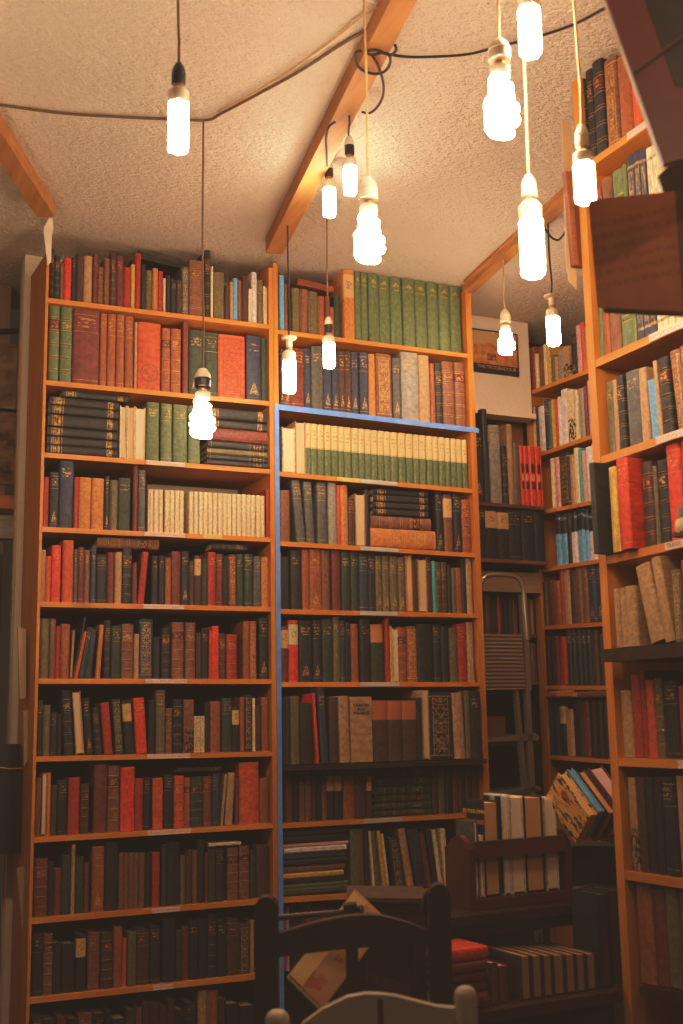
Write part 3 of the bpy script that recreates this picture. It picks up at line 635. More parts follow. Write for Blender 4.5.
# ------------------------------------------------------------------ the room
CZ = 2.934
def plaster(name, rgb, rough=.9, bumps=.6, stains=True):
    n = NT(name, rough)
    v = n.coord()
    w = n.noise(v, 1.3, 4.)
    b = srgb(rgb)
    col = n.mix(n.ramp(w, .3, .75), tuple(q*.86 for q in b), b)
    n.base(col)
    big = n.noise(n.scale(v, (1., 1.6, 1.)), 52., 3., .6)
    fine = n.noise(v, 110., 2.)
    n.bump(n.math('ADD', n.math('MULTIPLY', n.ramp(big, .35, .65), 1.), n.math('MULTIPLY', fine, .35)), bumps, .006)
    return n.m
CEIL = plaster('stippled plaster ceiling', (226,206,182), bumps=1.0)
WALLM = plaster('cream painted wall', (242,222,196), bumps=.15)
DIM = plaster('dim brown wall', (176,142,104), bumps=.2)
FLOORM = wood('worn floor boards', (96,64,42), (58,38,26), 1, .6, .4)
struct(MB().box((-1.6,-1.5,CZ),(3.2,4.6,CZ+.08)).build('ceiling', CEIL))
struct(MB().box((-1.6,-1.5,-.06),(3.2,4.6,0)).build('floor', FLOORM))
struct(MB().box((.655,4.02,0),(2.30,4.10,CZ-.002)).build('wall_back', WALLM))
pw = [at(468,408,1,3.98), at(534,417,1,3.98)]
zlo = (pw[0].z+pw[1].z)/2
struct(MB().box((2.30,3.98,zlo),(2.716,4.02,CZ-.002)).build('wall_alcove', WALLM))
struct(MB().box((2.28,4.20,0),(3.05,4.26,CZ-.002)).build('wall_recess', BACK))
struct(MB().box((3.05,-1.5,0),(3.12,4.30,CZ-.002)).build('wall_right', DIM))
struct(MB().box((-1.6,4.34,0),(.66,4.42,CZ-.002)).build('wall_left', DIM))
# pale strip of the wall edge beside the left bookcase
a, b = at(21.5,300,1,4.05), at(28.5,300,1,4.05)
struct(MB().box((a.x,4.05,0),(b.x,4.075,CZ-.01)).build('trim_1', simple('pale painted corner strip', (196,168,132))))
# white rail under the alcove wall
struct(MB().box((2.28,3.945,zlo-.022),(2.712,4.02,zlo-.001)).build('trim_2', WALLM))

# roof timbers under the ceiling
def beam(name, p, q, w, h):
    p, q = Vector(p), Vector(q); t = (q-p).normalized(); s = Vector((t.y,-t.x,0))*w/2
    pts = [p-s, p+s, q+s, q-s]
    lo = [(v.x, v.y, CZ-h) for v in pts]; hi = [(v.x, v.y, CZ-.001) for v in pts]
    return struct(MB().hexa(lo+hi).build(name, BEAMW))
hz = CZ-.055
p0, p1 = at(404,0,2,hz), at(274,254,2,hz)
dirv = (p1-p0)
beam('trim_3', (p0-dirv*.35)[:2]+(0,), (p1[0],p1[1],0), .058, .055)
hz = CZ-.03
p0, p1 = at(568,201,2,hz), at(468,293,2,hz); dirv = p1-p0
beam('trim_4', (p0-dirv*.9)[:2]+(0,), (p1.x,p1.y,0), .045, .030)
p0, p1 = at(553,203,2,CZ-.012), at(466,283,2,CZ-.012)
beam('trim_5', (p0-(p1-p0)*.9)[:2]+(0,), (p1.x,p1.y,0), .02, .012)
hz = CZ-.05
p0, p1 = at(2,150,2,hz), at(46,217,2,hz); dirv = p1-p0
beam('trim_6', (p0-dirv*.9)[:2]+(0,), (p1.x,p1.y,0), .056, .05)

# ------------------------------------------------------------------ bookcases
def px_x(x, y, Y): return at(x, y, 1, Y).x
def slab_pts(xa, za, xb, zb, th, y0, y1):
    return [(xa,y0,za-th),(xb,y0,zb-th),(xb,y1,zb-th),(xa,y1,za-th),(xa,y0,za),(xb,y0,zb),(xb,y1,zb),(xa,y1,za)]
def bookcaseX(name, label, X0, X1, zt0, zt1, t0, t1, lines, Y, depth, th=.016, dark=(), labels=(), zbot=0.0, topslope=.02):
    root = empty(name, ((X0+X1)/2, Y+depth/2, zbot), label, 'bookcase')
    ps = []
    ps.append(MB().hexa([(X0,Y,zbot),(X0+t0,Y,zbot),(X0+t0,Y+depth,zbot),(X0,Y+depth,zbot),(X0,Y,zt0),(X0+t0,Y,zt0),(X0+t0,Y+depth,zt0+topslope),(X0,Y+depth,zt0+topslope)]).build('side_panel', PINE))
    ps.append(MB().box((X1-t1,Y,zbot),(X1,Y+depth,zt1)).build('side_panel', PINE))
    ps.append(MB().box((X0+t0,Y+depth-.008,zbot),(X1-t1,Y+depth,min(zt0,zt1)-.12)).build('back_panel', BACK))
    shelves = []
    for i, L in enumerate(lines):
        A, B = at(L[0],L[1],1,Y), at(L[2],L[3],1,Y)
        k = (B.z-A.z)/(B.x-A.x)
        xa, xb = X0+t0+.0005, X1-t1-.0005
        out = dark[i] if i in dict(dark) else 0.
        za, zb = A.z+k*(xa-A.x), A.z+k*(xb-A.x)
        if out: xb2 = at(486,L[3],1,Y-out).x; sh = MB().hexa(slab_pts(xa,za,xb,zb,th,Y+.002,Y+depth-.009)).hexa(slab_pts(xa+.004,za,xb2,zb,th,Y-out-.004,Y+.001)).build('shelf', DKWOODX)
        else: sh = MB().hexa(slab_pts(xa,za,xb,zb,th,Y+.001,Y+depth-.009)).build('shelf', PINEX)
        ps.append(sh); shelves.append((sh, A, k, out))
    for i, x0, x1, colr in labels:
        sh, A, k, out = shelves[i]
        L = lines[i]
        Pa, Pb = at(x0, lin(L,x0)+2.4, 1, Y), at(x1, lin(L,x1)+2.4, 1, Y)
        za, zb = A.z+k*(Pa.x-A.x), A.z+k*(Pb.x-A.x)
        m = {'l': label_mat(), 'y': simple('yellow typed strip', (226,190,110), .8, .2, 60.), 'g': simple('pale plastic label strip', (196,186,172), .6, .1, 20.)}[colr]
        lb = MB().hexa(slab_pts(Pa.x, za-.001, Pb.x, zb-.001, th-.002, Y-out-.0035, Y-out-.0006 if not out else Y-out-.0045)).build('shelf_label', m)
        lb['label'] = {'l': 'pinkish typed paper label strip', 'y': 'yellow typed label strip', 'g': 'pale grey label strip'}[colr]
        ps.append(lb)
    put(root, *ps)
    for i, x0, x1, colr in labels: pass
    return root

XL0 = px_x(45.5, 300, YF); XLi = px_x(49, 280, YF)
XLj = px_x(270.4, 500, YF); XL1 = px_x(274.6, 500, YF)
XM0 = XL1+.0012; XMi = px_x(279.6, 500, YF); XMj = px_x(470.8, 440, YF); XM1 = px_x(476.2, 440, YF)
zL, zLr, zM, zMr = at(47,252,1,YF).z, at(272,268,1,YF).z, at(276,263,1,YF).z, at(466,290,1,YF).z
lab = [(2,146,185,'l'),(3,144,185,'l'),(3,203,222,'y'),(4,143,184,'l'),(5,145,187,'l'),(6,147,190,'l'),(7,147,191,'l'),(8,152,180,'l'),(9,153,173,'l')]
bookcaseX('bookcase', 'tall pine bookcase of eleven crowded shelves, left of the blue-edged bookcase', XL0, XL1, zL, zLr, XLi-XL0, XL1-XLj, LL, YF, .285, labels=lab)
labm = [(2,337,360,'y'),(2,360.4,397,'g'),(3,360,398,'g'),(4,359,397,'g'),(5,360,399,'g'),(7,364,402,'g')]
mid = bookcaseX('bookcase', 'tall pine bookcase with blue-taped front edges and a green set on top shelf', XM0, XM1, zM, zMr, XMi-XM0, XM1-XMj, ML[:-1], YF, .285, dark={6: OUT7}, labels=labm)
BLUE = simple('blue masking tape', (104,152,222), .55, .12, 30.)
L = ML[1]; A, B = at(L[0],L[1],1,YF), at(L[2],L[3],1,YF); k = (B.z-A.z)/(B.x-A.x)
zt = A.z+k*(XM0-A.x)
v1 = MB().box((XM0+.0005,YF-.003,.02),(XMi-.0005,YF-.0006,zt)).build('edge_tape', BLUE)
v2 = MB().hexa(slab_pts(XMi, A.z+k*(XMi-A.x), XM1+.012, A.z+k*(XM1+.012-A.x), .019, YF-.003, YF-.0006)).build('edge_tape', BLUE)
v1['label'] = v2['label'] = 'strip of blue tape on the front edge'
put(mid, v1, v2)

# alcove shelves between the blue-edged bookcase and the corner
root = empty('corner_shelving', (2.5, YN+.12, 1.0), 'dark alcove shelves between the blue-edged bookcase and the far corner', 'shelving')
ps = []
def shelfN(L, Y, d, x1=None):
    A, B = at(L[0],L[1],1,Y), at(L[2],L[3],1,Y); k = (B.z-A.z)/(B.x-A.x)
    xa = 2.285; xb = x1 or 2.705
    return MB().hexa(slab_pts(xa, A.z+k*(xa-A.x), xb, A.z+k*(xb-A.x), .014, Y, Y+d)).build('shelf', wood('dark alcove shelf', (150,92,48), (96,58,32), 0))
ps += [shelfN(NL[0], YN, .29), shelfN(NL[1], YN, .29), shelfN(NL[2], YN+.1, .19), shelfN(NL[3], YN+.1, .19)]
zA, zB = at(510,572,1,YN+.06).z, at(510,592,1,YN+.06).z
fb = MB().box((2.285,YN+.06,zB),(2.703,YN+.075,zA)).build('fascia_board', simple('pale limed board', (176,142,104), .7, .2, 8., stretch=(.4,1,9)))
fb['label'] = 'pale wide board under the dark volumes'
ps.append(fb)
put(root, *ps)

def bookcaseY(name, label, X, Yfar, Ynear, zt, zb, t, lines, depth, th, woodm=PINEY, only_far=True, labels=(), skip=()):
    """bookcase whose open front faces -X at x=X"""
    root = empty(name, (X+depth/2, (Yfar+Ynear)/2, zb), label, 'bookcase')
    ps = [MB().box((X,Yfar,zb),(X+depth,Yfar+t,zt)).build('side_panel', PINE),
          MB().box((X,Ynear-t,zb),(X+depth,Ynear,zt)).build('side_panel', PINE),
          MB().box((X+depth-.008,Ynear,zb),(X+depth,Yfar,zt)).build('back_panel', BACK)]
    for i, L in enumerate(lines):
        A, B = at(L[0],L[1],0,X), at(L[2],L[3],0,X); k = (B.z-A.z)/(B.y-A.y)
        if i in skip: continue
        y0, y1 = Ynear+.0005, Yfar-.0005
        z0, z1 = A.z+k*(y0-A.y), A.z+k*(y1-A.y)
        p = [(X+.001,y0,z0-th),(X+depth-.009,y0,z0-th),(X+depth-.009,y1,z1-th),(X+.001,y1,z1-th),(X+.001,y0,z0),(X+depth-.009,y0,z0),(X+depth-.009,y1,z1),(X+.001,y1,z1)]
        ps.append(MB().hexa(p).build('shelf', woodm))
        for (j, x0, x1) in labels:
            if j != i: continue
            Pa, Pb = at(x0, lin(L,x0)+3, 0, X).y, at(x1, lin(L,x1)+3, 0, X).y
            f = lambda y: A.z+k*(y-A.y)
            q = []
            for dz in (-th+.001, -.001):
                q += [(X-.0035,Pb,f(Pb)+dz),(X-.0006,Pb,f(Pb)+dz),(X-.0006,Pa,f(Pa)+dz),(X-.0035,Pa,f(Pa)+dz)]
            lb = MB().hexa(q).build('shelf_label', label_mat() if j not in (3,) else simple('blank paper label strip', (226,196,174), .8, .1, 30.))
            lb['label'] = 'pinkish typed paper label strip'
            ps.append(lb)
            if j == 3:      # the one strip that can be read in part
                to = text_mesh('lettering', 'TRAVEL', th*.75, simple('faded typing ink', (150,112,92), .8), 'LEFT')
                ym = Pa-.006
                slope = math.atan(-(k))
                to.matrix_world = Matrix.Translation((X-.004, ym, f(ym)-th/2)) @ Matrix(((0,0,-1,0),(-1,0,0,0),(0,1,0,0),(0,0,0,1))) @ Matrix.Rotation(slope, 4, 'Z')
                to.parent = lb; to.matrix_parent_inverse = Matrix.Identity(4)
                to['label'] = 'faint printed word on the strip'
    put(root, *ps)
    return root
YR2f = at(594.8,361,0,XR2).y
bookcaseY('bookcase', 'near pine bookcase with open front turned left, beside the hanging books', XR2, YR2f, 1.50, at(571,83,0,XR2).z, 0.0, .028, QL, .23, .019,
          labels=[(0,628,648),(1,650,690),(2,657,690),(3,666,690),(5,679,690)], skip=(4,7))
# lower ledges of the near bookcase are dark boards that stick out
def ledge(L, X, out, th, name, m, y0=None):
    A, B = at(L[0],L[1],0,X-out), at(L[2],L[3],0,X-out); k = (B.z-A.z)/(B.y-A.y)
    y1 = y0 or A.y; y2 = 1.56
    f = lambda y: A.z+k*(y-A.y)
    p = []
    for dz in (-th, -.0008):
        p += [(X-out,y2,f(y2)+dz),(X+.19,y2,f(y2)+dz),(X+.19,y1,f(y1)+dz),(X-.0+ -out,y1,f(y1)+dz)]
    return MB().hexa(p).build(name, m)
nb = [o for o in bpy.data.objects if o.get('label','').startswith('near pine')][0]
l1 = ledge(QL[4], XR2, .045, .03, 'ledge', DKWOODX, YR2f-.03)
l2 = ledge(QL[7], XR2, .0, .02, 'shelf', DKWOODX, YR2f-.03)
l1['label'] = 'dark board sticking out beyond the shelf front'
put(nb, l1, l2)

YR1n = 3.25
zt = at(530,345,0,XR1).z
fcb = bookcaseY('bookcase', 'pine corner bookcase with paperbacks on top shelves, behind the step ladder', XR1, at(527.5,400,0,XR1).y, YR1n, zt, 0.0, .016, RL, .26, .016)
# its lower front post, right of the ladder
Pa, Pb = at(539.5,640,0,XR1-.004), at(544.5,640,0,XR1-.004)
ztop = at(541,568,0,XR1-.004).z
post = MB().box((XR1-.012,Pb.y,0),(XR1-.001,Pa.y,ztop)).build('front_post', PINE)
put(fcb, post)

# ------------------------------------------------------------------ hanging lamps
WHITEP = simple('aged white plastic', (226,204,172), .4, .08, 9.)
BLACKP = simple('black bakelite', (46,38,34), .35, .15, 12.)
BRASS = simple('dull brass lamp cap', (190,150,90), .35, .15, 20., metal=.8)
CLOTHB = simple('black twisted flex', (44,36,32), .7, .2, 60.)
CLOTHC = simple('cream twisted flex', (196,160,110), .7, .15, 60.)
CLOTHN = simple('brown twisted flex', (110,84,58), .7, .15, 60.)
LAMP_STRENGTH = 46.0
def glow():
    if 'glow' in MATS: return MATS['glow']
    n = NT('lit fluorescent tube', .3)
    n.base((.9,.85,.8))
    n.b.inputs['Emission Color'].default_value = (1.0, .72, .515, 1)
    n.b.inputs['Emission Strength'].default_value = LAMP_STRENGTH
    MATS['glow'] = n.m
    return n.m
def hang_lamp(x, ytop, ybot, wpx, depth, kind, holder, cord, ceil_xy=None, label='', coil=False, cx=None):
    """x,ytop..ybot: the lit tube in the photo; depth: walking distance from the camera"""
    p_b, p_t = atD(x, ybot, depth), atD(x, ytop, depth)
    S = p_t.z-p_b.z
    Wd = wpx/F*depth*1.02
    o = Vector((p_b.x, p_b.y, p_b.z))
    top = CZ-.004
    root = empty('pendant_lamp', (o.x, o.y, o.z), label, 'lamp', 'bare energy-saving lamps hanging on flexes')
    r = Wd/2
    g = MB()
    if kind == 'stick':
        tr = r*.36; R_ = r-tr
        for k in range(6):
            an = k*math.pi/3+.3
            c = Vector((R_*math.cos(an), R_*math.sin(an), 0))
            g.tube([o+c+Vector((0,0,z)) for z in (tr*.15, tr*.5, tr, S-.002)], [tr*.45, tr*.85, tr, tr], 8)
        for k in range(3):
            a1, a2 = 2*k*math.pi/3+.3, (2*k+1)*math.pi/3+.3
            q = [o+Vector((R_*math.cos(a1+(a2-a1)*i/4)*.98, R_*math.sin(a1+(a2-a1)*i/4)*.98, tr*.55)) for i in range(5)]
            g.tube(q, tr*.5, 6)
    else:
        tr = max(.0042, S*.07); n = 60; path = []; rad = []
        turns = 4.6
        for i in range(n+1):
            f = i/n
            z = tr + (S-2*tr)*f
            prof = (.70+.30*math.sin(min(1., f/.12)*math.pi/2)) if f < .56 else 1-.40*min(1,(f-.56)/.08)
            R_ = (r-tr)*prof
            path.append(o+Vector((R_*math.cos(f*turns*2*math.pi), R_*math.sin(f*turns*2*math.pi), z)))
        g.tube(path, tr*1.3, 7)
        g.lathe([(0,tr*.4),(r*.5,tr*.5),(r*.62,S*.3),(r*.6,S*.6),(r*.36,S*.75),(r*.36,S-.004),(0,S-.003)], o, 12)
    tubes = g.build('lamp_tube', glow(), smooth=True)
    tubes['label'] = 'glowing white fluorescent tube'
    # plastic foot, cap and holder
    bw = r*(.98 if kind == 'stick' else .62)
    bh = max(.022, S*.32) if kind == 'stick' else max(.016, S*.2)
    foot = MB().lathe([(bw*.9,S-.001),(bw,S+.004),(bw,S+bh*.75),(bw*.62,S+bh),(0,S+bh)], o, 18).build('lamp_foot', WHITEP, smooth=True)
    z1 = S+bh
    cap = MB().lathe([(bw*.5,z1-.001),(bw*.5,z1+.010),(0,z1+.010)], o, 14).build('lamp_cap', BRASS, smooth=True)
    z2 = z1+.008; hr = max(.013, r*.66); hh = .05*(depth/2.2 if depth < 2.4 else 1.0)
    hm = {'w': WHITEP, 'k': BLACKP, 'd': WHITEP, 'wk': BLACKP}[holder]
    prof = [(hr*.82,z2),(hr,z2+.003),(hr,z2+hh*.42),(hr*.9,z2+hh*.45),(hr*1.02,z2+hh*.5),(hr*.86,z2+hh*.72),(hr*.42,z2+hh*.97),(hr*.25,z2+hh),(0,z2+hh)]
    if holder == 'd': prof = [(hr*.7,z2),(hr*.75,z2+hh*.55),(hr*1.7,z2+hh*.62),(hr*1.75,z2+hh*.72),(hr*.5,z2+hh*.8),(0,z2+hh*.8)]
    hold = MB().lathe(prof, o, 18).build('lamp_holder', hm, smooth=True)
    parts = [tubes, foot, cap, hold]
    if holder == 'wk':
        parts.append(MB().lathe([(hr*1.0,z2+hh*.52),(hr*.95,z2+hh*.75),(hr*.5,z2+hh*1.05),(0,z2+hh*1.06)], o, 18).build('holder_cap', WHITEP, smooth=True))
    cm = {'k': CLOTHB, 'c': CLOTHC, 'n': CLOTHN}[cord]
    zc = z2+hh*.9
    path = [o+Vector((0,0,zc))]
    N = 7
    for i in range(1, N+1):
        f = i/N
        path.append(Vector((o.x+.004*math.sin(f*5+x)*(1-f), o.y, o.z+zc+(top-.002-o.z-zc)*f)))
    parts.append(MB().tube(path, .0028 if depth < 3 else .0030, 6).build('flex', cm, smooth=True))
    put(root, *parts)
    return root
hang_lamp(178.2,104,151.5,23,2.16,'stick','k','n',label='lamp in a black holder on its own, left of the long beam')
hang_lamp(202.5,399,438,25,3.01,'spiral','wk','n',label='spiral lamp hanging lowest, before the stack of black volumes')
hang_lamp(289.5,361,393,14,3.60,'stick','d','k',label='lamp with a flared white holder before the blue-taped corner')
hang_lamp(329.3,343.5,368,12.5,3.55,'stick','wk','n',label='lamp before the navy volumes of the blue-edged bookcase')
hang_lamp(329.6,189,216.5,14,3.25,'stick','wk','k',label='lamp under the long beam, left one of the close pair')
hang_lamp(350.4,167,194.5,14.5,2.90,'stick','wk','k',label='lamp under the long beam, right one of the close pair')
hang_lamp(369.8,214,261,31,2.30,'spiral','w','c',label='spiral lamp on a cream flex in front of the long beam')
hang_lamp(503,77,135,36,2.05,'spiral','w','c',label='largest glowing spiral lamp, next to the highest lamp')
hang_lamp(531,9,56,24,2.05,'stick','w','c',label='highest lamp, its holder just cut by the photo top')
hang_lamp(533.5,220,277,25,2.15,'stick','w','c',label='long straight lamp below the largest spiral lamp')
hang_lamp(585.8,164,203,22,2.02,'stick','w','c',label='lamp before the near right bookcase, above the brown hanging book')
hang_lamp(506.8,330,354,17,3.98,'spiral','w','c',label='small round lamp in front of the framed poster')
hang_lamp(554.2,317.5,345.5,14,3.68,'stick','d','k',label='lamp with a flared holder before the far corner bookcase')

# cables along the ceiling
def cable(name, pts, r, m, label):
    P = [Vector(p) for p in pts]
    Q = []
    for i in range(len(P)-1):                      # Catmull-Rom
        p0, p1, p2, p3 = P[max(i-1,0)], P[i], P[i+1], P[min(i+2,len(P)-1)]
        for s in range(6):
            t = s/6
            Q.append(.5*((2*p1)+(p2-p0)*t+(2*p0-5*p1+4*p2-p3)*t*t+(3*p1-p0-3*p2+p3)*t*t*t))
    Q.append(P[-1])
    o = MB().tube(Q, r, 6).build(name, m, smooth=True)
    tag(o, label, 'cable'); return o
cz = CZ-.006
cable('ceiling_cable', [at(x,y,2,cz) for x,y in ((-40,100),(0,105),(60,113),(120,117),(170,119),(207,120),(222,113),(260,93),(300,71),(345,42),(384,20))], .0042, CLOTHN, 'brown cable stapled across the ceiling towards the long beam')
cable('ceiling_cable', [at(x,y,2,cz-.004) for x,y in ((218,112),(250,95),(290,70),(330,42),(362,16),(382,6))], .0030, CLOTHC, 'cream cable on the ceiling running beside the brown one')
cable('ceiling_cable', [at(x,y,2,cz-.006) for x,y in ((366,52),(385,54),(410,57),(440,56.5),(470,54),(497,47),(540,36),(575,24),(604,9),(625,0))], .0036, CLOTHB, 'black cable running from the long beam towards the near right bookcase')
bz = CZ-.062
def onbeam(x, y): return at(x, y, 2, bz)
cable('cable_loop', [onbeam(x,y) for x,y in ((362,51),(357,52),(355.5,58),(358,66),(366,72),(376,74),(385,71),(390,63),(389,55),(382,53),(372,55),(366,52),(376,50),(390,55),(396,50),(395,45))], .0036, CLOTHB, 'black loops of cable wound round the long beam')
cable('cable_loop', [onbeam(x,y) for x,y in ((373,57),(378,66),(383,82),(383,95),(378,106),(370,113),(362,112))], .0034, CLOTHB, 'black cable hanging in a long loop from the beam')
cable('cable_loop', [onbeam(x,y) for x,y in ((335,122),(329,127),(326,138),(326.5,152),(327,166))], .0034, CLOTHB, 'black cable bowed out left of the beam by the close pair of lamps')
cable('cable_loop', [onbeam(x,y) for x,y in ((541,217),(545,228),(551,237),(558,240),(564,234),(567,226))], .0036, CLOTHB, 'black cable sagging under the right ceiling batten')

# white bracket on top corner of the left bookcase
BRK = simple('white plastic trunking', (232,214,186), .45, .1, 8.)
p = [at(x,y,1,YF-.012) for x,y in ((43.5,228),(52,213),(53.5,228),(52.5,234))]
q = [at(x,y,1,YF-.012) for x,y in ((43.5,229),(52,229),(51.2,262),(47.5,265))]
br = MB().prism(p, (0,.006,0)).prism(q, (0,.006,0)).build('cable_trunking', BRK)
tag(br, 'white plastic bracket fixed at the top corner of the left bookcase', 'bracket')

# ------------------------------------------------------------------ poster
def quad_frame(pts, Y): return [at(x,y,1,Y) for x,y in pts]
tl, tr_, br_, bl = quad_frame(((470.4,328.4),(516.4,335.6),(518.2,376.2),(471.9,369.8)), 3.972)
root = empty('framed_poster', ((bl.x+br_.x)/2, 3.974, bl.z), 'landscape poster in a thin black frame on the alcove wall', 'poster')
xl, xr, zb_, zt_ = (tl.x+bl.x)/2, (tr_.x+br_.x)/2, (bl.z+br_.z)/2, (tl.z+tr_.z)/2
n = NT('printed landscape', .35)
sep = n.n('ShaderNodeSeparateXYZ'); n.put(sep.inputs[0], n.coord('Generated'))
gx, gz = sep.outputs[0], sep.outputs[2]
hill = n.math('ADD', n.math('MULTIPLY', n.noise(n.comb(n.math('MULTIPLY', gx, 4.), 0., 0.), 1., 3.), .5), .42)
sky = n.mix(n.noise(n.comb(gx, 0., gz), 3., 4.), srgb((186,150,108)), srgb((214,176,132)))
land = n.mix(n.ramp(n.noise(n.comb(gx, 0., gz), 7., 5.), .35, .65), srgb((176,104,58)), srgb((222,160,96)))
col = n.mix(n.math('GREATER_THAN', gz, hill), land, sky)
vil = n.math('MULTIPLY', n.math('MULTIPLY', n.band(gx, .34, .54), n.band(gz, .30, .46)), n.math('GREATER_THAN', n.noise(n.comb(gx, 0., gz), 24., 2.), .48))
col = n.mix(vil, col, srgb((92,66,46)))
col = n.mix(n.math('LESS_THAN', gz, .2), col, srgb((52,44,38)))
n.base(col)
pr = MB().box((xl,3.973,zb_),(xr,3.977,zt_)).build('print', n.m)
fr = MB()
for a, b in (((xl-.004,3.969,zb_-.004),(xr+.004,3.9785,zb_)),((xl-.004,3.969,zt_),(xr+.004,3.9785,zt_+.004)),((xl-.004,3.969,zb_),(xl,3.9785,zt_)),((xr,3.969,zb_),(xr+.004,3.9785,zt_))): fr.box(a, b)
frame = fr.build('frame', BLACKP)
to = text_mesh('title', 'THE TROUBADOUR', (xr-xl)*.094, simple('pale print ink', (206,182,148), .6))
to.location = ((xl+xr)/2+.01, 3.9722, zb_+(zt_-zb_)*.125); to.rotation_euler = (math.pi/2, 0, 0)
bpy.context.view_layer.update()
put(root, pr, frame); put(root, to)

# cardboard box at the back of the alcove
CARD = simple('brown cardboard', (150,98,54), .8, .15, 10.)
zsh = at(510,lin(NL[0],510),1,YN).z
x0, x1 = at(498,440,1,4.07).x, at(524,440,1,4.07).x
zt2 = at(510,404,1,4.07).z
bx = MB().box((x0,4.075,zsh+.002),(x1,4.185,zt2-.05)).hexa([(x0,4.07,zt2-.05),(x1-.03,4.07,zt2-.05),(x1-.03,4.076,zt2-.05),(x0,4.076,zt2-.05),(x0+.02,4.03,zt2),(x1-.03,4.03,zt2),(x1-.03,4.036,zt2),(x0+.02,4.036,zt2)])
o = bx.build('cardboard_box', CARD); tag(o, 'brown cardboard box behind the orange-red set in the alcove', 'box')

# ------------------------------------------------------------------ aluminium step ladder
ALU = simple('brushed aluminium', (190,176,154), .28, .08, 40., metal=.7, stretch=(1,1,.05))
YLd = 3.80
lad = empty('step_ladder', (at(505,700,1,YLd).x, YLd, 0), 'aluminium step ladder with a ribbed platform, standing in the alcove', 'ladder')
pl = lambda x, y, Y=YLd: at(x, y, 1, Y)
hoop = MB().tube([pl(x,y) for x,y in ((480.2,640),(480,600),(480.3,586),(482.5,579),(487,575.6),(494,574.6),(506,575),(514,576),(520,580),(523,587),(524.2,596),(526,620),(528,640))], .0085, 10).build('handle_hoop', ALU, smooth=True)
leg = lambda a, b, w, name='leg': MB().prism([pl(a[0]-w/2,a[1]), pl(a[0]+w/2,a[1]), pl(b[0]+w/2,b[1]), pl(b[0]-w/2,b[1])], (0,.022,0)).build(name, ALU)
parts = [hoop, leg((524,594),(529,690),5.5), leg((480.5,620),(482,690),4)]
y2 = YLd+.06
foot_z = 0.0
def longleg(a, b, w):
    A, B = pl(*a), pl(*b); t = (B-A)/(B.z-A.z); C = A+t*(0.0-A.z)
    W = w/F*4.2
    return MB().prism([A+Vector((-W/2,0,0)), A+Vector((W/2,0,0)), C+Vector((W/2,0,0)), C+Vector((-W/2,0,0))], (0,.022,0)).build('leg', ALU)
parts += [longleg((528,688),(533,790),6), longleg((517,690),(526,790),4.5), longleg((481,688),(483,790),4.5)]
# ribbed platform, folded up
n = NT('ribbed platform metal', .45); n.base(srgb((176,156,128))); n.b.inputs['Metallic'].default_value = .55
wv = n.n('ShaderNodeTexWave', bands_direction='Z'); n.put(wv.inputs['Vector'], n.coord()); wv.inputs['Scale'].default_value = 22.
n.base(n.mix(wv.outputs['Color'], srgb((120,104,84)), srgb((190,168,138))))
n.bump(wv.outputs['Color'], .6, .004)
plat = MB().prism([pl(480.5,634,YLd-.01), pl(522,634.5,YLd-.01), pl(526,689,YLd-.01), pl(482,690,YLd-.01)], (0,.012,0)).build('platform', n.m)
plat['label'] = 'ribbed metal standing platform folded upright'
def tread(pts, th): return MB().prism([pl(*p) for p in pts], (0,.10,0)).build('tread', ALU)
tr1 = tread(((488,738),(536,733),(540,737),(538,740.5),(488,742)), .1)
tr2 = tread(((486,792),(540,786),(542,790),(488,797)), .1)
put(lad, *(parts+[plat, tr1, tr2]))
o = MB().box((at(484,742,1,4.05).x,4.05,at(484,742,1,4.05).z),(at(505,716,1,4.05).x,4.16,at(505,716,1,4.05).z)).build('cardboard_box', CARD)
tag(o, 'small brown box on the low shelf behind the step ladder', 'box')
zz = at(500,742.5,1,4.0).z
pb = MB().box((2.285,4.0,zz-.014),(2.703,4.19,zz-.001)).build('low_shelf', DKWOODX); pb.name = 'shelf'; put(root_al := [q for q in bpy.data.objects if q.name.startswith('corner_shelving')][0], pb)
# ------------------------------------------------------------------ low dark dresser with the book trough, turned a little to the room
ang = math.radians(3.5)
TA = Vector((math.cos(ang), math.sin(ang), 0))     # along the dresser front, to the right
TB = Vector((-math.sin(ang), math.cos(ang), 0))    # away from the room
TZ = .872
O = at(471, 911, 2, TZ)                            # front bottom corner of the trough
def P(a, b, z): return O + TA*a + TB*b + Vector((0,0,z-TZ))
def solve(fn, target, lo, hi, k=0):
    for _ in range(50):
        m = (lo+hi)/2
        if (proj(fn(m))[k]-target)*(proj(fn(hi))[k]-target) <= 0: lo = m
        else: hi = m
    return (lo+hi)/2
a_end = solve(lambda s: P(s,0,TZ+.1), 571, 0, 1.5)
bd = solve(lambda s: P(0,s,TZ), 446.5, 0, .6)
def zat(a, b, y): return solve(lambda z: P(a,b,z), y, 0.2, 2.0, 1)
def lbox(mb, a0, a1, b0, b1, z0, z1, mi=0):
    return mb.hexa([P(a0,b0,z0),P(a1,b0,z0),P(a1,b1,z0),P(a0,b1,z0),P(a0,b0,z1),P(a1,b0,z1),P(a1,b1,z1),P(a0,b1,z1)], mi)
B0 = -.15
BZ = solve(lambda z: P(solve(lambda s: P(s,B0,z), 525, -.5, 1.5), B0, z), 1001, .3, .9, 1)
d0, d1 = -.10, a_end+.13
root = empty('dresser', P((d0+d1)/2, .15, 0), 'dark wooden dresser under the book trough, its shelf holding old volumes', 'dresser')
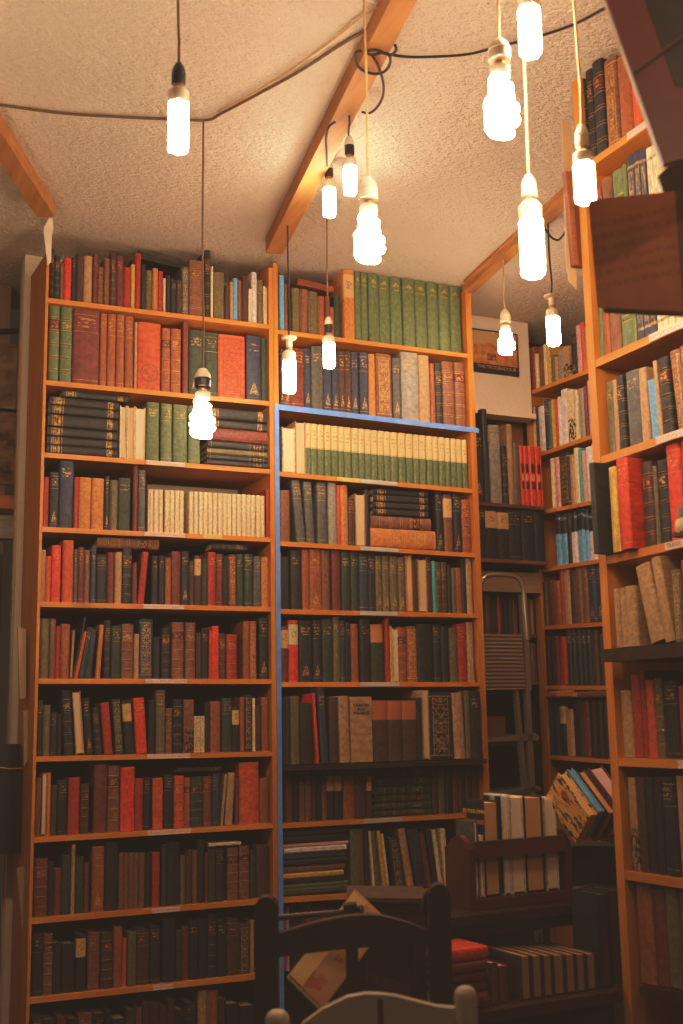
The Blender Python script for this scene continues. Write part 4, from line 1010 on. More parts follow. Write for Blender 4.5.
parts = [lbox(MB(), d0, a_end+.02, -.05, .34, TZ-.022, TZ-.001).build('top_board', DKWOODX),
         lbox(MB(), d0, a_end+.02, -.035, .34, TZ-.05, TZ-.0225).build('rail', DKWOODX),
         lbox(MB(), d0, min(d1+.05, (1.712-O.x-.19*math.sin(ang))/math.cos(ang)), B0-.03, .36, BZ-.024, BZ-.001).build('shelf', wood('reddish worn board', (96,50,32), (56,30,20), 0)),
         lbox(MB(), d0, d0+.025, .02, .34, BZ-.0005, TZ-.0505).build('side_panel', DKWOOD),
         lbox(MB(), d0, d1, .341, .355, BZ-.0005, TZ-.03).build('back_panel', DKWOOD),
         lbox(MB(), d0, min(d1, (1.712-O.x-.19*math.sin(ang))/math.cos(ang)), B0, .34, 0, BZ-.0245).build('cabinet_body', DKWOOD)]
put(root, *parts)

# book trough
root = empty('book_trough', P(a_end/2, bd/2, TZ), 'reddish wooden book trough with scrolled ends on the dark dresser', 'book rack')
zt_f, zt_b = zat(0,0,850), zat(0,bd*.6,835)
def endpanel(a):
    n_ = 16; prof = []
    for i in range(n_+1):
        f = i/n_
        z = zt_f + (zt_b-zt_f)*(math.sin(math.pi*min(1,(f*1.08))**.9) if f > .08 else .12)
        prof.append((f*bd, z))
    pts = [P(a,0,TZ)] + [P(a,b,z) for b, z in prof] + [P(a,bd,TZ)]
    return MB().prism(pts, TA*.016).build('end_panel', MAHOG)
MAHX = wood('reddish mahogany rail', (104,54,34), (70,32,20), 0, .4)
zr0, zr1 = zat(.02,0,858.5), zat(.02,0,842)
parts = [endpanel(0), endpanel(a_end-.016),
         lbox(MB(), .0165, a_end-.0165, -.002, .012, zr0, zr1).build('front_rail', MAHX),
         lbox(MB(), .0165, a_end-.0165, bd-.006, bd, zr0, zr1).build('back_rail', MAHX),
         lbox(MB(), .0165, a_end-.0165, .001, bd-.015, TZ+.001, zat(.1,0,897)).build('base_board', MAHX)]
put(root, *parts)
TBZ = zat(.1,0,897)+.0012

EXTRA = []
def front_book(x0, x1, yt, d, c, st, label, name='book', b=.016, zb=None, extra=None, out=True, group=None, pages=None):
    """a book standing in the dresser's frame; out=True turns its page edges to the room"""
    zb = zb if zb is not None else TBZ
    a0 = solve(lambda s: P(s,b,zb), x0, -.5, 1.6); a1 = solve(lambda s: P(s,b,zb), x1, -.5, 1.6)
    zt = zat((a0+a1)/2, b, yt); w = a1-a0-.0012; h = zt-zb
    if b > 0: d = min(d, bd-.024)
    o = make_book(name, w, h, d, c, st, pages)
    c0 = P((a0+a1)/2, b+(d if out else 0), zb)
    o.matrix_world = Matrix.Translation(c0) @ Matrix.Rotation(ang + (math.pi if out else 0), 4, 'Z')
    tag(o, label, 'book', group)
    return o, w, h
PAGEW = simple('white page edges', (236,222,196), .85, .1, 30., stretch=(40,1,1))
PAGET = simple('toned page edges', (214,166,104), .85, .15, 30., stretch=(40,1,1))
def make_book(name, w, h, d, c, st, pages=None, big=True, parent=None):
    V, Fc, BK, PV, PF, PB = book_geo(w, h, d, st, big)
    r = random.random()
    o = mesh_obj(name, V, Fc, book_mat(c, st), None, None, False, BK, r); fixn(o)
    p = mesh_obj('page_block', PV, PF, pages or page_mat(), o, None, False, PB, random.random())
    return o

DT = bd-.034
bk, w, h = front_book(476.2,480.4,821.5,.105,'s','p','thin blue-grey book at the left end of the book trough', pages=PAGEW, b=.016)
front_book(481,485.6,835,.10,'c','f','short white pamphlet beside the thin blue-grey book in the trough', pages=PAGEW, b=.016)
bk, w, h = front_book(486.2,501.8,801,.125,'k','p','thick paperback in the trough, its black cover lettered in yellow and orange', pages=PAGET, b=.016)
# lettering on its cover (the side towards the thin book): local x = -w/2 .. after the half turn the cover looks left
for i, (txt, rgb, zf) in enumerate((('BE YOUR OWN', (226,178,66), .885), ('ASTROLOGER', (214,104,56), .775))):
    to = text_mesh('cover_lettering', txt, .0128 if i == 0 else .0136, simple('print %d' % i, rgb, .5, .05), offset=.0004)
    to.parent = bk
    # text plane on the local +x cover: reading direction local -y .. outward normal +x
    to.matrix_local = Matrix.Translation((w/2+.0006, min(.125, bd-.024)*.50, h*zf)) @ Matrix(((0,0,1,0),(1,0,0,0),(0,1,0,0),(0,0,0,1)))
o, w_, h_ = front_book(505,512.8,794.5,.135,'w','p','tall magazine with a black and turquoise cover in the book trough', pages=PAGEW)
dm = min(.135, bd-.024)-.003
cv = mesh_obj('cover_picture', [(w_/2+.0005,.004,h_*.02),(w_/2+.0005,dm,h_*.02),(w_/2+.0005,dm,h_*.985),(w_/2+.0005,.004,h_*.985)], [(0,1,2,3)], None or simple('x', (0,0,0)), o)
n = NT('black and turquoise cover print', .4); vv = n.coord(); sp_ = n.n('ShaderNodeSeparateXYZ'); n.put(sp_.inputs[0], n.coord('Generated'))
n.base(n.mix(n.band(sp_.outputs[1], .35, .68), srgb((34,34,36)), n.mix(n.ramp(n.noise(vv, 30., 3.), .4, .6), srgb((70,150,136)), srgb((170,190,170)))))
cv.data.materials.clear(); cv.data.materials.append(n.m)
front_book(513.4,526.8,796,.125,'c','f','cream hardback with white page edges out, fifth in the book trough', pages=PAGEW)
front_book(527.6,546.2,796,.125,'k','f','thick black-covered book with toned page edges out in the trough', pages=PAGET)
front_book(547.8,560,797.5,.125,'c','f','white-edged book at the right end of the book trough', pages=PAGEW)

# dresser shelf: red stack, small volumes, row with page edges out
a0 = solve(lambda s: P(s,.03,BZ), 447, -.5, 1.5); a1 = solve(lambda s: P(s,B0,BZ), 488, -.5, 1.5)
ys = [1003,991,980,970,959.5,946]
for i in range(5):
    zb, zt = zat(a1, B0, ys[i]), zat(a1, B0, ys[i+1])
    zb = BZ+.001 if i == 0 else prevt+.0008
    t = max(.012, zt-zb); prevt = zb+t
    last = i == 4
    o = make_book('book', t-.0006, .095 if not last else .10, .115, 'm' if not last else 'R', 'p')  # darker lower colour and brighter top colour imitate light falling from above
    # lie flat, spine to the room
    Lm = Matrix(((0,0,1,0),(0,1,0,0),(-1,0,0,0),(0,0,0,1)))
    o.matrix_world = Matrix.Translation(P(a1-.098+.003*((i*7)%3), B0+.004*((i*5)%3)-.01, zb+t/2)) @ Matrix.Rotation(ang, 4, 'Z') @ Lm
    tag(o, ['dull red book lying lowest in the stack on the dresser shelf','dull red book, second from bottom of the red stack','dull red book in the middle of the red stack','dull red book just under the bright red one','red book on top of the red stack, coloured brighter as lit from above'][i], 'book', 'red books stacked on the dresser shelf')
for i, (x0, x1, yt) in enumerate(((492,500.5,963),(501,510.5,966))):
    front_book(x0, x1, yt, .10, 'm', 'p', ['small maroon book beside the red stack on the dresser shelf','small maroon book between its twin and the page-edge row'][i], b=B0+.01, zb=BZ+.001, out=False)
for i, (x0, x1) in enumerate(((522,532.5),(533.2,543.8),(544.4,554),(554.6,566),(566.8,577),(577.6,587),(587.8,597.6))):
    front_book(x0, x1, 955.5-.03*(x0-522), .16, 'B', 'p', ['first','second','third','fourth','fifth','sixth','last'][i]+' from left of the brown page-edge-out volumes on the dresser shelf', b=B0, zb=BZ+.001, pages=simple('grimy page edges', (176,138,92), .85, .25, 30., stretch=(40,1,3)), group='brown volumes with page edges out')
front_book(601,613,893,.095,'k','p','big black ledger standing left of another on the dresser shelf', b=B0, zb=BZ+.001, out=True, pages=simple('dark page edges', (70,52,38), .85))
front_book(613.6,626,889,.095,'k','p','big black ledger nearest the near right bookcase on the dresser shelf', b=B0, zb=BZ+.001, out=True, pages=simple('dark page edges', (70,52,38), .85))

# four books tipped back in a fan between the trough and the near right bookcase
u = (RT*25 + Vector((0,0,-44)) - HF*35).normalized()      # down the slanting page side, towards the room
v = (RT*-12 + Vector((0,0,-33)) + HF*33); v = (v-u*v.dot(u)).normalized()
t = u.cross(v); t = -t if t.dot(RT) < 0 else t
fan = [(558.0,773,10.0,.134,'y','p','tipped-back book with a yellow and black pictured cover','a'),
       (567.3,769.0,7,.134,'u','p','tipped-back light blue patterned book leaning in the fan',''),
       (577.0,771,9.5,.134,'B','f','tipped-back book with tan page edges and a dark brown board',''),
       (588.5,768,17,.137,'m','f','tipped-back thick book with pinkish page edges, last in the fan','')]
Dh = 2.90
for i, (x, y, wpx, ln, c, st, lb, k) in enumerate(fan):
    w = wpx/F*Dh*1.0
    c0 = atD(x, y, Dh+.012*i)
    dd = .10
    # local x = t, local z = along -u, local y (spine y=0 at bottom) = -v
    Z = -u; X = t; Y = -v
    if X.cross(Y).dot(Z) < 0: Z = -Z; base_pt = c0 + X*w/2 - Y*dd
    else: base_pt = c0 + X*w/2 - Y*dd + u*ln
    pg = {0: simple('cream page edges', (214,170,110), .85, .12, 30.), 1: simple('blue and pink patterned edge', (120,168,190), .7, .3, 60.), 2: simple('tan page edges', (204,156,92), .85, .12, 30.), 3: simple('pinkish page edges', (214,180,168), .85, .08, 30.)}[i]
    o = make_book('book', w, ln, dd, c, st, pg)
    M = Matrix((X, Y, Z)).transposed().to_4x4(); M.translation = base_pt
    o.matrix_world = M
    tag(o, lb, 'book', 'tipped-back books in a fan')
    if i == 0:
        n = NT('yellow pictorial cover', .5); vv = n.coord()
        sc_ = n.math('GREATER_THAN', n.noise(n.scale(vv, (1,3.,1.)), 38., 3.), .56)
        col = n.mix(sc_, n.mix(n.noise(vv, 14.), srgb((214,150,70)), srgb((226,186,104))), srgb((58,44,36)))
        col = n.mix(n.math('GREATER_THAN', n.noise(vv, 22., 1.), .70), col, srgb((190,50,36)))
        n.base(col); o.data.materials.clear(); o.data.materials.append(n.m)
# dark crate that carries them
cr0 = atD(573, 868, 2.47)
cb = MB()
def hb(mb, x0, x1, y0, y1, D, th):
    p = [atD(x0,y1,D), atD(x1,y1,D), atD(x1,y0,D), atD(x0,y0,D)]
    return mb.prism(p, HF*th)
hb(cb, 572, 616, 846, 886, 3.02, .12)
o = cb.build('storage_crate', simple('blackened crate', (44,32,25), .7)); tag(o, 'dark crate under the tipped-back books, right of the trough', 'crate')

# ------------------------------------------------------------------ worn wooden box and magazines by the dresser
p0 = [atD(x,y,2.62) for x,y in ((351,921),(424,922),(424,903),(351,902))]
root = empty('wooden_box', atD(388,921,2.62), 'dark wooden box with a rough worn lid left of the dresser', 'box')
b1 = MB().prism(p0, HF*.16).build('box_body', DKWOODX)
p1 = [q+Vector((0,0,.0)) for q in (atD(347,902,2.61), atD(428,903,2.61), atD(428,898.5,2.61), atD(347,897.5,2.61))]
b2 = MB().prism(p1, HF*.19).build('lid', simple('rough worn lid', (84,58,38), .85, .35, 26., bump=.5))
lg = []
zb = p0[0].z
for i in range(4):
    q = p0[0] if i in (0,2) else p0[1]
    q = q + (HF*.02 if i < 2 else HF*.13) + (RT*.012 if i in (0,2) else RT*-.012)
    lg.append(MB().box((q.x-.012,q.y-.012,0),(q.x+.012,q.y+.012,zb-.0005)).build('leg', DKWOOD))
put(root, b1, b2, *lg)

# ------------------------------------------------------------------ big portfolio leaning cornerwise behind the dark chair
ct = [atD(355,889,2.42), atD(389,921,2.40), atD(311,1016,2.30), atD(286.5,977,2.33)]
nn = (ct[1]-ct[0]).cross(ct[3]-ct[0]).normalized(); nn = -nn if nn.dot(HF) > 0 else nn
c3 = ct[3]; ct[2] = ct[1]+ct[3]-ct[0]
root = empty('portfolio', (ct[2]), 'large buff portfolio with reddish print, leaning cornerwise behind the dark chair', 'portfolio')
bo = MB().prism(ct, -nn*.012).build('board', simple('buff portfolio board', (196,150,92), .75, .15, 8.))
e1 = ct[1]-ct[0]; e3 = ct[3]-ct[0]
def onp(a, b, k=.0012): return ct[0]+e1*a+e3*b+nn*k
n = NT('buff sheet with red print', .75); gv = n.coord()
red = n.math('MULTIPLY', n.math('GREATER_THAN', n.noise(n.scale(gv, (1,1,1)), 26., 4., .6), .56), n.math('GREATER_THAN', n.noise(gv, 7., 1.), .5))
n.base(n.mix(n.math('MULTIPLY', red, .75), n.mix(n.noise(gv, 5.), srgb((176,128,78)), srgb((196,150,94))), srgb((176,74,44))))
s1 = MB().prism([onp(.40,.03), onp(.985,.03), onp(.985,.97), onp(.40,.97)], nn*.0012).build('printed_sheet', n.m)
s2 = MB().prism([onp(.02,.03), onp(.385,.03), onp(.385,.97), onp(.02,.97)], nn*.0016).build('cream_sheet', simple('cream sheet', (214,174,116), .75, .1, 6.))
put(root, bo, s1, s2)

# ------------------------------------------------------------------ dark oak chair in front
DC = 2.16
chair = empty('wooden_chair', Vector((atD(352,960,DC).x, atD(352,960,DC).y, 0)), 'dark oak chair with eared posts and a shaped top rail, seen from behind', 'chair')
def cprism(name, pts, D, th, m, nearer=0.):
    return MB().prism([atD(x,y,D-nearer) for x,y in pts], HF*th).build(name, m)
def to_floor(pts_top, x0, x1, D, th, name, m):
    A, B = atD(x0, 1000, D), atD(x1, 1000, D)
    return None
def arc(x0, x1, ytop, yside, n_=8):
    return [((x0+x1)/2-(x1-x0)/2*math.cos(math.pi*i/n_), yside-(yside-ytop)*math.sin(math.pi*i/n_)) for i in range(n_+1)]
def post(xa, xb, ytop, yside, D, th, name, m, foot=True):
    top = arc(xa, xb, ytop, yside)
    pts = [atD(x,y,D) for x,y in top]
    A, B = atD(xa, 1015, D), atD(xb, 1015, D)
    pts = [Vector((A.x,A.y,0))]+pts+[Vector((B.x,B.y,0))]
    return MB().prism(pts, HF*th).build(name, m)
cp = []
cp.append(post(254.5, 277.5, 897, 910, DC, .04, 'back_post', DKWOOD))
cp.append(post(428.5, 450.5, 884.5, 898, DC, .04, 'back_post', DKWOOD))
ear = MB().prism([atD(x,y,DC+.04) for x,y in ((421,912),(424,896),(430,888),(437,886),(437,916),(428,917))], HF*.02).build('ear', DKWOOD)
cp.append(ear)
N = 18; topl = []; botl = []
for i in range(N+1):
    f = i/N; x = 277+ (429.5-277)*f
    yt = 934.5-19.5*math.sin(math.pi*min(1,f/.62)/2) if f < .62 else 915+ (931-915)*((f-.62)/.38)**1.4
    yb = 957.5-13*f-2.5*math.sin(math.pi*f)
    topl.append((x,yt)); botl.append((x,yb))
cp.append(MB().prism([atD(x,y,DC+.005) for x,y in topl]+[atD(x,y,DC+.005) for x,y in reversed(botl)], HF*.028).build('top_rail', DKWOODX))
A, B = atD(345.5,945,DC+.008), atD(358,945,DC+.008)
zseat = .44
cp.append(MB().prism([A+Vector((0,0,.01)), B+Vector((0,0,.01)), Vector((B.x,B.y,zseat)), Vector((A.x,A.y,zseat))], HF*.014).build('splat', DKWOOD))
pa, pb = atD(254.5,1000,DC), atD(450.5,1000,DC); pa.z = pb.z = 0
def up(p, z): return Vector((p.x,p.y,z))
W2 = (pb-pa)
cp.append(MB().prism([up(pa,zseat-.03), up(pb,zseat-.03), up(pb,zseat), up(pa,zseat)], HF*.40).build('seat', DKWOODX))
for q in (pa, pb-W2.normalized()*.035):
    b = q+HF*.36; e = W2.normalized()*.035
    cp.append(MB().prism([up(b,0), up(b+e,0), up(b+e,zseat-.0305), up(b,zseat-.0305)], HF*.035).build('leg', DKWOOD))
cp.append(MB().prism([up(pa+W2*.09,.2), up(pa+W2*.91,.2), up(pa+W2*.91,.23), up(pa+W2*.09,.23)], HF*.02).build('stretcher', DKWOODX))
put(chair, *cp)

# dark rod with a square block, lying beyond the chair rail
root = empty('rod_with_block', atD(330,918,2.34), 'dark rod with a square block and round knob above the chair rail', 'clamp')
r1 = MB().tube([atD(279,917.5,2.345), atD(345,912,2.345)], .0055, 8).build('rod', DKWOODX)
r2 = MB().prism([atD(x,y,2.33) for x,y in ((343,905.5),(357,904),(358,919.5),(344,921))], HF*.035).build('block', simple('blackened block', (38,28,23), .5))
r3 = MB().tube([atD(357.5,911.5,2.345), atD(359.5,911.3,2.345), atD(362.5,911,2.345), atD(364,911,2.345)], [.006,.011,.011,.006], 12).build('knob', simple('blackened block', (38,28,23), .5), smooth=True)
put(root, r1, r2, r3)

# ------------------------------------------------------------------ pale painted chair at the bottom edge
DW = 1.86
GREY = simple('pale grey painted wood', (176,160,138), .45, .12, 10.)
chair = empty('painted_chair', up(atD(370,1010,DW),0), 'pale grey painted chair with round-topped posts at the bottom edge', 'chair')
cp = []
for x, y, wpx in ((277.3,1009,23),(465.3,985.5,21.5)):
    tp = atD(x, y, DW); r = wpx/2/F*DW*1.02
    cp.append(MB().lathe([(r*.9,0),(r,.02),(r,tp.z-r*.95),(r*.96,tp.z-r*.62),(r*.80,tp.z-r*.30),(r*.5,tp.z-r*.08),(0,tp.z)], (tp.x,tp.y,0), 20).build('back_post', GREY, smooth=True))
topc = [(289,1043),(303,1024),(322,1010),(347,997.6),(366,994.2),(380,994.6),(395,996.4),(413,1001),(438,1007.2),(455.5,1008.6)]
def rail(seg, D=DW-.004):
    pts = [atD(x,y,D) for x,y in seg]
    low = atD(370,1082,D).z
    return [*pts, up(pts[-1],low), up(pts[0],low)]
g = MB().prism(rail([p for p in topc if p[0] <= 366]+[(377.3,994.7)]), HF*.02)
g.prism(rail([(383.2,995)]+[p for p in topc if p[0] >= 395]), HF*.02)
g.prism([atD(377.3,994.7,DW-.004), atD(383.2,995,DW-.004), atD(383.2,999.5,DW-.004), atD(377.3,999.5,DW-.004)], HF*.02)
cp.append(g.build('crest_rail', GREY))
pa, pb = up(atD(277.3,1000,DW),0), up(atD(465.3,1000,DW),0); W2 = pb-pa; e = W2.normalized()
cp.append(MB().prism([up(pa-e*.02,.41), up(pb+e*.02,.41), up(pb+e*.02,.44), up(pa-e*.02,.44)], HF*-.36).build('seat', GREY))
for q in (pa, pb):
    b = q-HF*.32
    cp.append(MB().tube([up(b,0), up(b,.4095)], .014, 10).build('leg', GREY, smooth=True))
for f in (.3,.5,.7):
    b = pa+W2*f
    cp.append(MB().tube([up(b,.4405), up(b,atD(370,1081,DW).z)], .007, 8).build('spindle', GREY, smooth=True))
put(chair, *cp)

# ------------------------------------------------------------------ books hung in front of the near right bookcase
HD = 1.42
tl, tr_, br_, bl = atD(601.5,-14,HD), atD(720,-40,HD), atD(750,140,HD), atD(664,164,HD)
nn = (tr_-tl).cross(bl-tl).normalized(); nn = nn if nn.dot(HF) < 0 else -nn
root = empty('hanging_book', bl, 'large reddish-brown book hung by the ceiling, its pale page edge towards the lamps', 'book')
REDB = simple('worn reddish-brown leather', (128,62,42), .5, .22, 7.)
c1 = MB().prism([tl,tr_,br_,bl], -nn*.004).build('front_board', REDB)
ins = lambda a, b: tl+(tr_-tl)*a+(bl-tl)*b
pn = MB().prism([ins(.30,-.1)+nn*.0006, ins(1,-.1)+nn*.0006, ins(1,.66)+nn*.0006, ins(.30,.62)+nn*.0006], nn*.0006).build('cover_panel', simple('darker cover panel', (70,52,36), .55, .3, 16.))
pn['label'] = 'darker rectangular panel on the board'
a, b = atD(633,72,HD-.05), atD(700,22,HD-.16)
a = atl(633,73,tl+nn*.004,nn); b = atl(705,20,tl+nn*.004,nn)
strp = MB().tube([a,b], .0024, 6).build('strap', simple('brown leather strap', (128,80,50), .6))
pgm = simple('gilt cream page edge', (236,206,164), .5, .1, 40.)
pg = MB().prism([tl-nn*.0045, tr_-nn*.0045, br_-nn*.0045, bl-nn*.0045], -nn*.009).build('page_block', pgm)
put(root, c1, pn, strp, pg)


q = [atD(588.2,200,1.62), atD(674.5,191,1.56), atD(684,311.5,1.56), atD(597.8,307.2,1.62)]
nn = (q[1]-q[0]).cross(q[3]-q[0]).normalized(); nn = nn if nn.dot(HF) < 0 else -nn
root = empty('hanging_book', (q[3]+q[2])/2, 'plain brown book hung face out before the upper shelves of the near right bookcase', 'book')
n = NT('faded brown cloth cover', .7); gv = n.coord('Generated'); sp_ = n.n('ShaderNodeSeparateXYZ'); n.put(sp_.inputs[0], gv)
ln_ = n.math('GREATER_THAN', n.math('SINE', n.math('MULTIPLY', sp_.outputs[2], 66.)), .1)
tx = n.math('MULTIPLY', n.math('MULTIPLY', ln_, n.band(sp_.outputs[2], .28, .86)), n.math('GREATER_THAN', n.noise(n.comb(n.math('MULTIPLY', sp_.outputs[0], 30.), 0., n.math('MULTIPLY', sp_.outputs[2], 21.)), 1., 2.), .47))
bs = n.mix(n.noise(gv, 3., 4.), srgb((160,100,64)), srgb((184,122,80)))
n.base(n.mix(n.math('MULTIPLY', tx, .28), bs, srgb((92,52,32))))
c1 = MB().prism(q, -nn*.003).build('front_board', n.m)
pgb = MB().prism([v_-nn*.0034+ (q[1]-q[0])*s1_*.015+(q[3]-q[0])*s2_*.015 for v_, s1_, s2_ in zip(q,(1,-1,-1,1),(1,1,-1,-1))], -nn*.022).build('page_block', page_mat2 := simple('cream book block', (214,184,140), .8, .1, 40.))
c2 = MB().prism([v_-nn*.026 for v_ in q], -nn*.003).build('back_board', simple('brown cloth board', (126,76,48), .7))
e1 = (q[1]-q[0]).normalized()
spn = MB().prism([q[1]+nn*.001, q[1]+e1*.03+nn*.001-nn*.012, q[2]+e1*.03+nn*.001-nn*.012, q[2]+nn*.001], -nn*.012).build('spine', simple('dark brown spine', (84,48,32), .6))
put(root, c1, pgb, c2, spn)
# shadowy fold of another cover between the two
o = MB().prism([atD(x,y,1.60) for x,y in ((658,176),(700,138),(720,188),(664,192))], HF*.006).build('leather_flap', simple('dark leather flap', (60,38,27), .6)); tag(o, 'dark leather flap between the two hanging books', 'flap')

# pale sheet and brown book on the far side of the near bookcase
Yp = YR2f+.052
def onx(x, y, Y): return at(x, y, 1, Y)
sh = MB().prism([onx(562,121,Yp), onx(571,124,Yp), onx(577,290,Yp), onx(569,282,Yp), onx(566,262,Yp)], (0,.002,0)).build('plastic_sleeve', simple('cloudy plastic sleeve', (206,176,134), .35, .08, 6.)); tag(sh, 'pale plastic sleeve at the far end of the near right bookcase', 'sleeve')
root = empty('wall_book', onx(577,268,Yp-.012), 'narrow brown book hung at the far end of the near right bookcase', 'book')
w1 = MB().prism([onx(564.5,171,Yp-.012), onx(583.5,172,Yp-.012), onx(590,268,Yp-.012), onx(573,266,Yp-.012)], (0,.010,0)).build('cover', simple('rubbed brown calf', (140,82,50), .5, .25, 14.))
w2 = MB().prism([onx(564.8,172,Yp-.0125), onx(570.5,172,Yp-.0125), onx(578,266,Yp-.0125), onx(573.2,265,Yp-.0125)], (0,-.004,0)).build('spine', simple('ribbed calf spine', (156,98,64), .5, .3, 60., stretch=(1,1,3)))
put(root, w1, w2); root.name = 'hanging_book'

# cream ornament on the shelf of the near bookcase
zb = at(678,lin(QL[3],678),0,XR2).z+.001
xx = XR2-.052; yy = at(686,530,0,xx).y
n0 = Vector((xx,yy,0)); zt_ = [q for q in [0]]
zz1 = zb; 
o = empty('ornament', (xx,yy,zb), 'rounded cream ornament with a grey top before the big red book', 'ornament')
zb2 = solve(lambda z: Vector((xx,yy,z)), 537, 1.2, 2.2, 1)
ze = solve(lambda z: Vector((xx,yy,z)), 517, 1.2, 2.2, 1); zg = solve(lambda z: Vector((xx,yy,z)), 506.5, 1.2, 2.2, 1)
R_ = .023
b1 = MB().lathe([(R_*.5,zb2),(R_*.9,zb2+(ze-zb2)*.2),(R_,zb2+(ze-zb2)*.5),(R_*.85,zb2+(ze-zb2)*.85),(R_*.4,ze),(0,ze)], (xx,yy,0), 18).build('body', simple('cream glaze', (214,180,120), .4, .08, 8.), smooth=True)
b2 = MB().lathe([(R_*.6,ze-.002),(R_*.66,ze+.004),(R_*.66,zg-.002),(R_*.5,zg),(0,zg)], (xx,yy,0), 16).build('cap', simple('grey glaze', (130,122,110), .5, .1, 8.), smooth=True)
b3 = MB().box((xx-.02,yy-.02,zb),(XR2-.0045,yy+.02,zb2+.001)).build('foot', simple('dark plinth', (70,46,32), .6))
put(o, b1, b2, b3)

# ------------------------------------------------------------------ odds and ends left of the left bookcase
def wallrect(x0, y0, x1, y1, Y): 
    a, b = at(x0,y1,1,Y), at(x1,y0,1,Y); return a, b
def pict(x0, y0, x1, y1, c1, c2, name, label, cat, Y=4.318, sc=9.):
    a, b = wallrect(x0,y0,x1,y1,Y)
    root = empty(name, ((a.x+b.x)/2, Y, a.z), label, cat)
    n = NT('sepia print '+label[:12], .5); vv = n.coord()
    n.base(n.mix(n.ramp(n.noise(n.scale(vv,(1,1,1.3)), sc, 5., .6), .35, .65), srgb(c1), srgb(c2)))
    pr = MB().box((a.x,Y,a.z),(b.x,Y+.006,b.z)).build('print', n.m)
    g = MB(); w = .012
    for q in (((a.x-w,Y-.004,a.z-w),(b.x+w,Y+.010,a.z)),((a.x-w,Y-.004,b.z),(b.x+w,Y+.010,b.z+w)),((a.x-w,Y-.004,a.z),(a.x,Y+.010,b.z)),((b.x,Y-.004,a.z),(b.x+w,Y+.010,b.z))): g.box(*q)
    fr = g.build('frame', simple('dull gilt frame', (150,108,64), .5, .2, 20.))
    put(root, pr, fr)
pict(-40,348,17,405,(120,88,58),(196,160,116),'framed_picture','pale sepia framed picture left of the left bookcase','picture')
pict(-40,413,18,478,(70,44,28),(186,140,92),'framed_picture','dark brown framed picture under the pale sepia one','picture', sc=14.)
a, b = at(-40,332.5,1,4.31), at(20.5,331,1,4.31)
o = MB().tube([a,b], .011, 8).build('wall_rail', BLACKP, smooth=True); tag(o, 'black rail on the wall above the sepia picture', 'rail')
a, b = wallrect(-40,496,17,506,4.20)
o = MB().box((a.x,4.20,a.z),(b.x,4.335,b.z)).build('wall_shelf', PINEX); tag(o, 'narrow pine shelf under the brown picture left of the bookcase', 'shelf')
a, b = wallrect(-40,512,15,536,4.30)
o = MB().box((a.x,4.30,a.z),(b.x,4.335,b.z)).build('paper_bundle', simple('white paper bundle', (206,190,164), .8, .25, 18., stretch=(1,1,8))); tag(o, 'white bundle of paper under the narrow pine shelf', 'papers')
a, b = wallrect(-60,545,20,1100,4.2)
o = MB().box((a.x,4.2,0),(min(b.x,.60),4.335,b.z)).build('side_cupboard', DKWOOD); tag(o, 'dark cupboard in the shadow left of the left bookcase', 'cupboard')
def hangpaper(pts, Y, name, m, label, cat, th=.004):
    o = MB().prism([at(x,y,1,Y) for x,y in pts], (0,th,0)).build(name, m); tag(o, label, cat); return o
PAP = simple('aged white paper', (196,170,132), .8, .12, 8.)
hangpaper(((18,627),(26,629),(26,698),(20,699)), 3.80, 'hanging_booklet', PAP, 'white booklet hung upright by the left side of the bookcase, highest of three', 'booklet', .02)
hangpaper(((23.5,711),(28.5,710),(27.5,760),(24,766)), 3.79, 'hanging_booklet', PAP, 'narrow buff booklet below the white one at the bookcase side', 'booklet', .015)
hangpaper(((17,868),(26,866),(25,925),(22.5,933)), 3.80, 'hanging_booklet', PAP, 'pale sheet hung lowest at the bookcase side', 'booklet', .01)
root = empty('folder', at(10,850,1,3.86), 'big black folder tied with string left of the left bookcase', 'folder')
f1 = MB().prism([at(x,y,1,3.86) for x,y in ((-20,744),(21,744),(23,852),(-20,856))], (0,.03,0)).build('board', simple('black folder', (40,32,28), .6))
f2 = MB().tube([at(-20,764,1,3.855), at(10,769,1,3.855), at(23,768,1,3.855)], .002, 6).build('string', CLOTHC)
put(root, f1, f2)

# ------------------------------------------------------------------ now the books: the 300 that show largest are things, the rest one mass
def spec_matrix(k):
    M = Matrix.Translation(k['pos'])
    if k['facing'] == 'Y': M = M @ Matrix.Rotation(-math.pi/2, 4, 'Z')
    if k['lie']: return M @ Matrix.Rotation(math.pi/2, 4, 'Y')
    if k['ang']: M = M @ Matrix.Rotation(k['ang'], 4, 'Y') @ Matrix.Translation((k['off'],0,0))
    return M
ORD = ['top','second','third','fourth','fifth','sixth','seventh','eighth','ninth','tenth','eleventh','twelfth']
NTH = ['first','second','third','fourth','fifth','sixth','seventh','eighth','ninth','tenth','eleventh','twelfth','thirteenth','fourteenth','fifteenth','sixteenth','seventeenth','eighteenth','nineteenth','twentieth','twenty-first','twenty-second','twenty-third','twenty-fourth','twenty-fifth','twenty-sixth','twenty-seventh','twenty-eighth']
rows = {}
for k in BOOKS: rows.setdefault((k['unit'], k['shelf']), []).append(k)
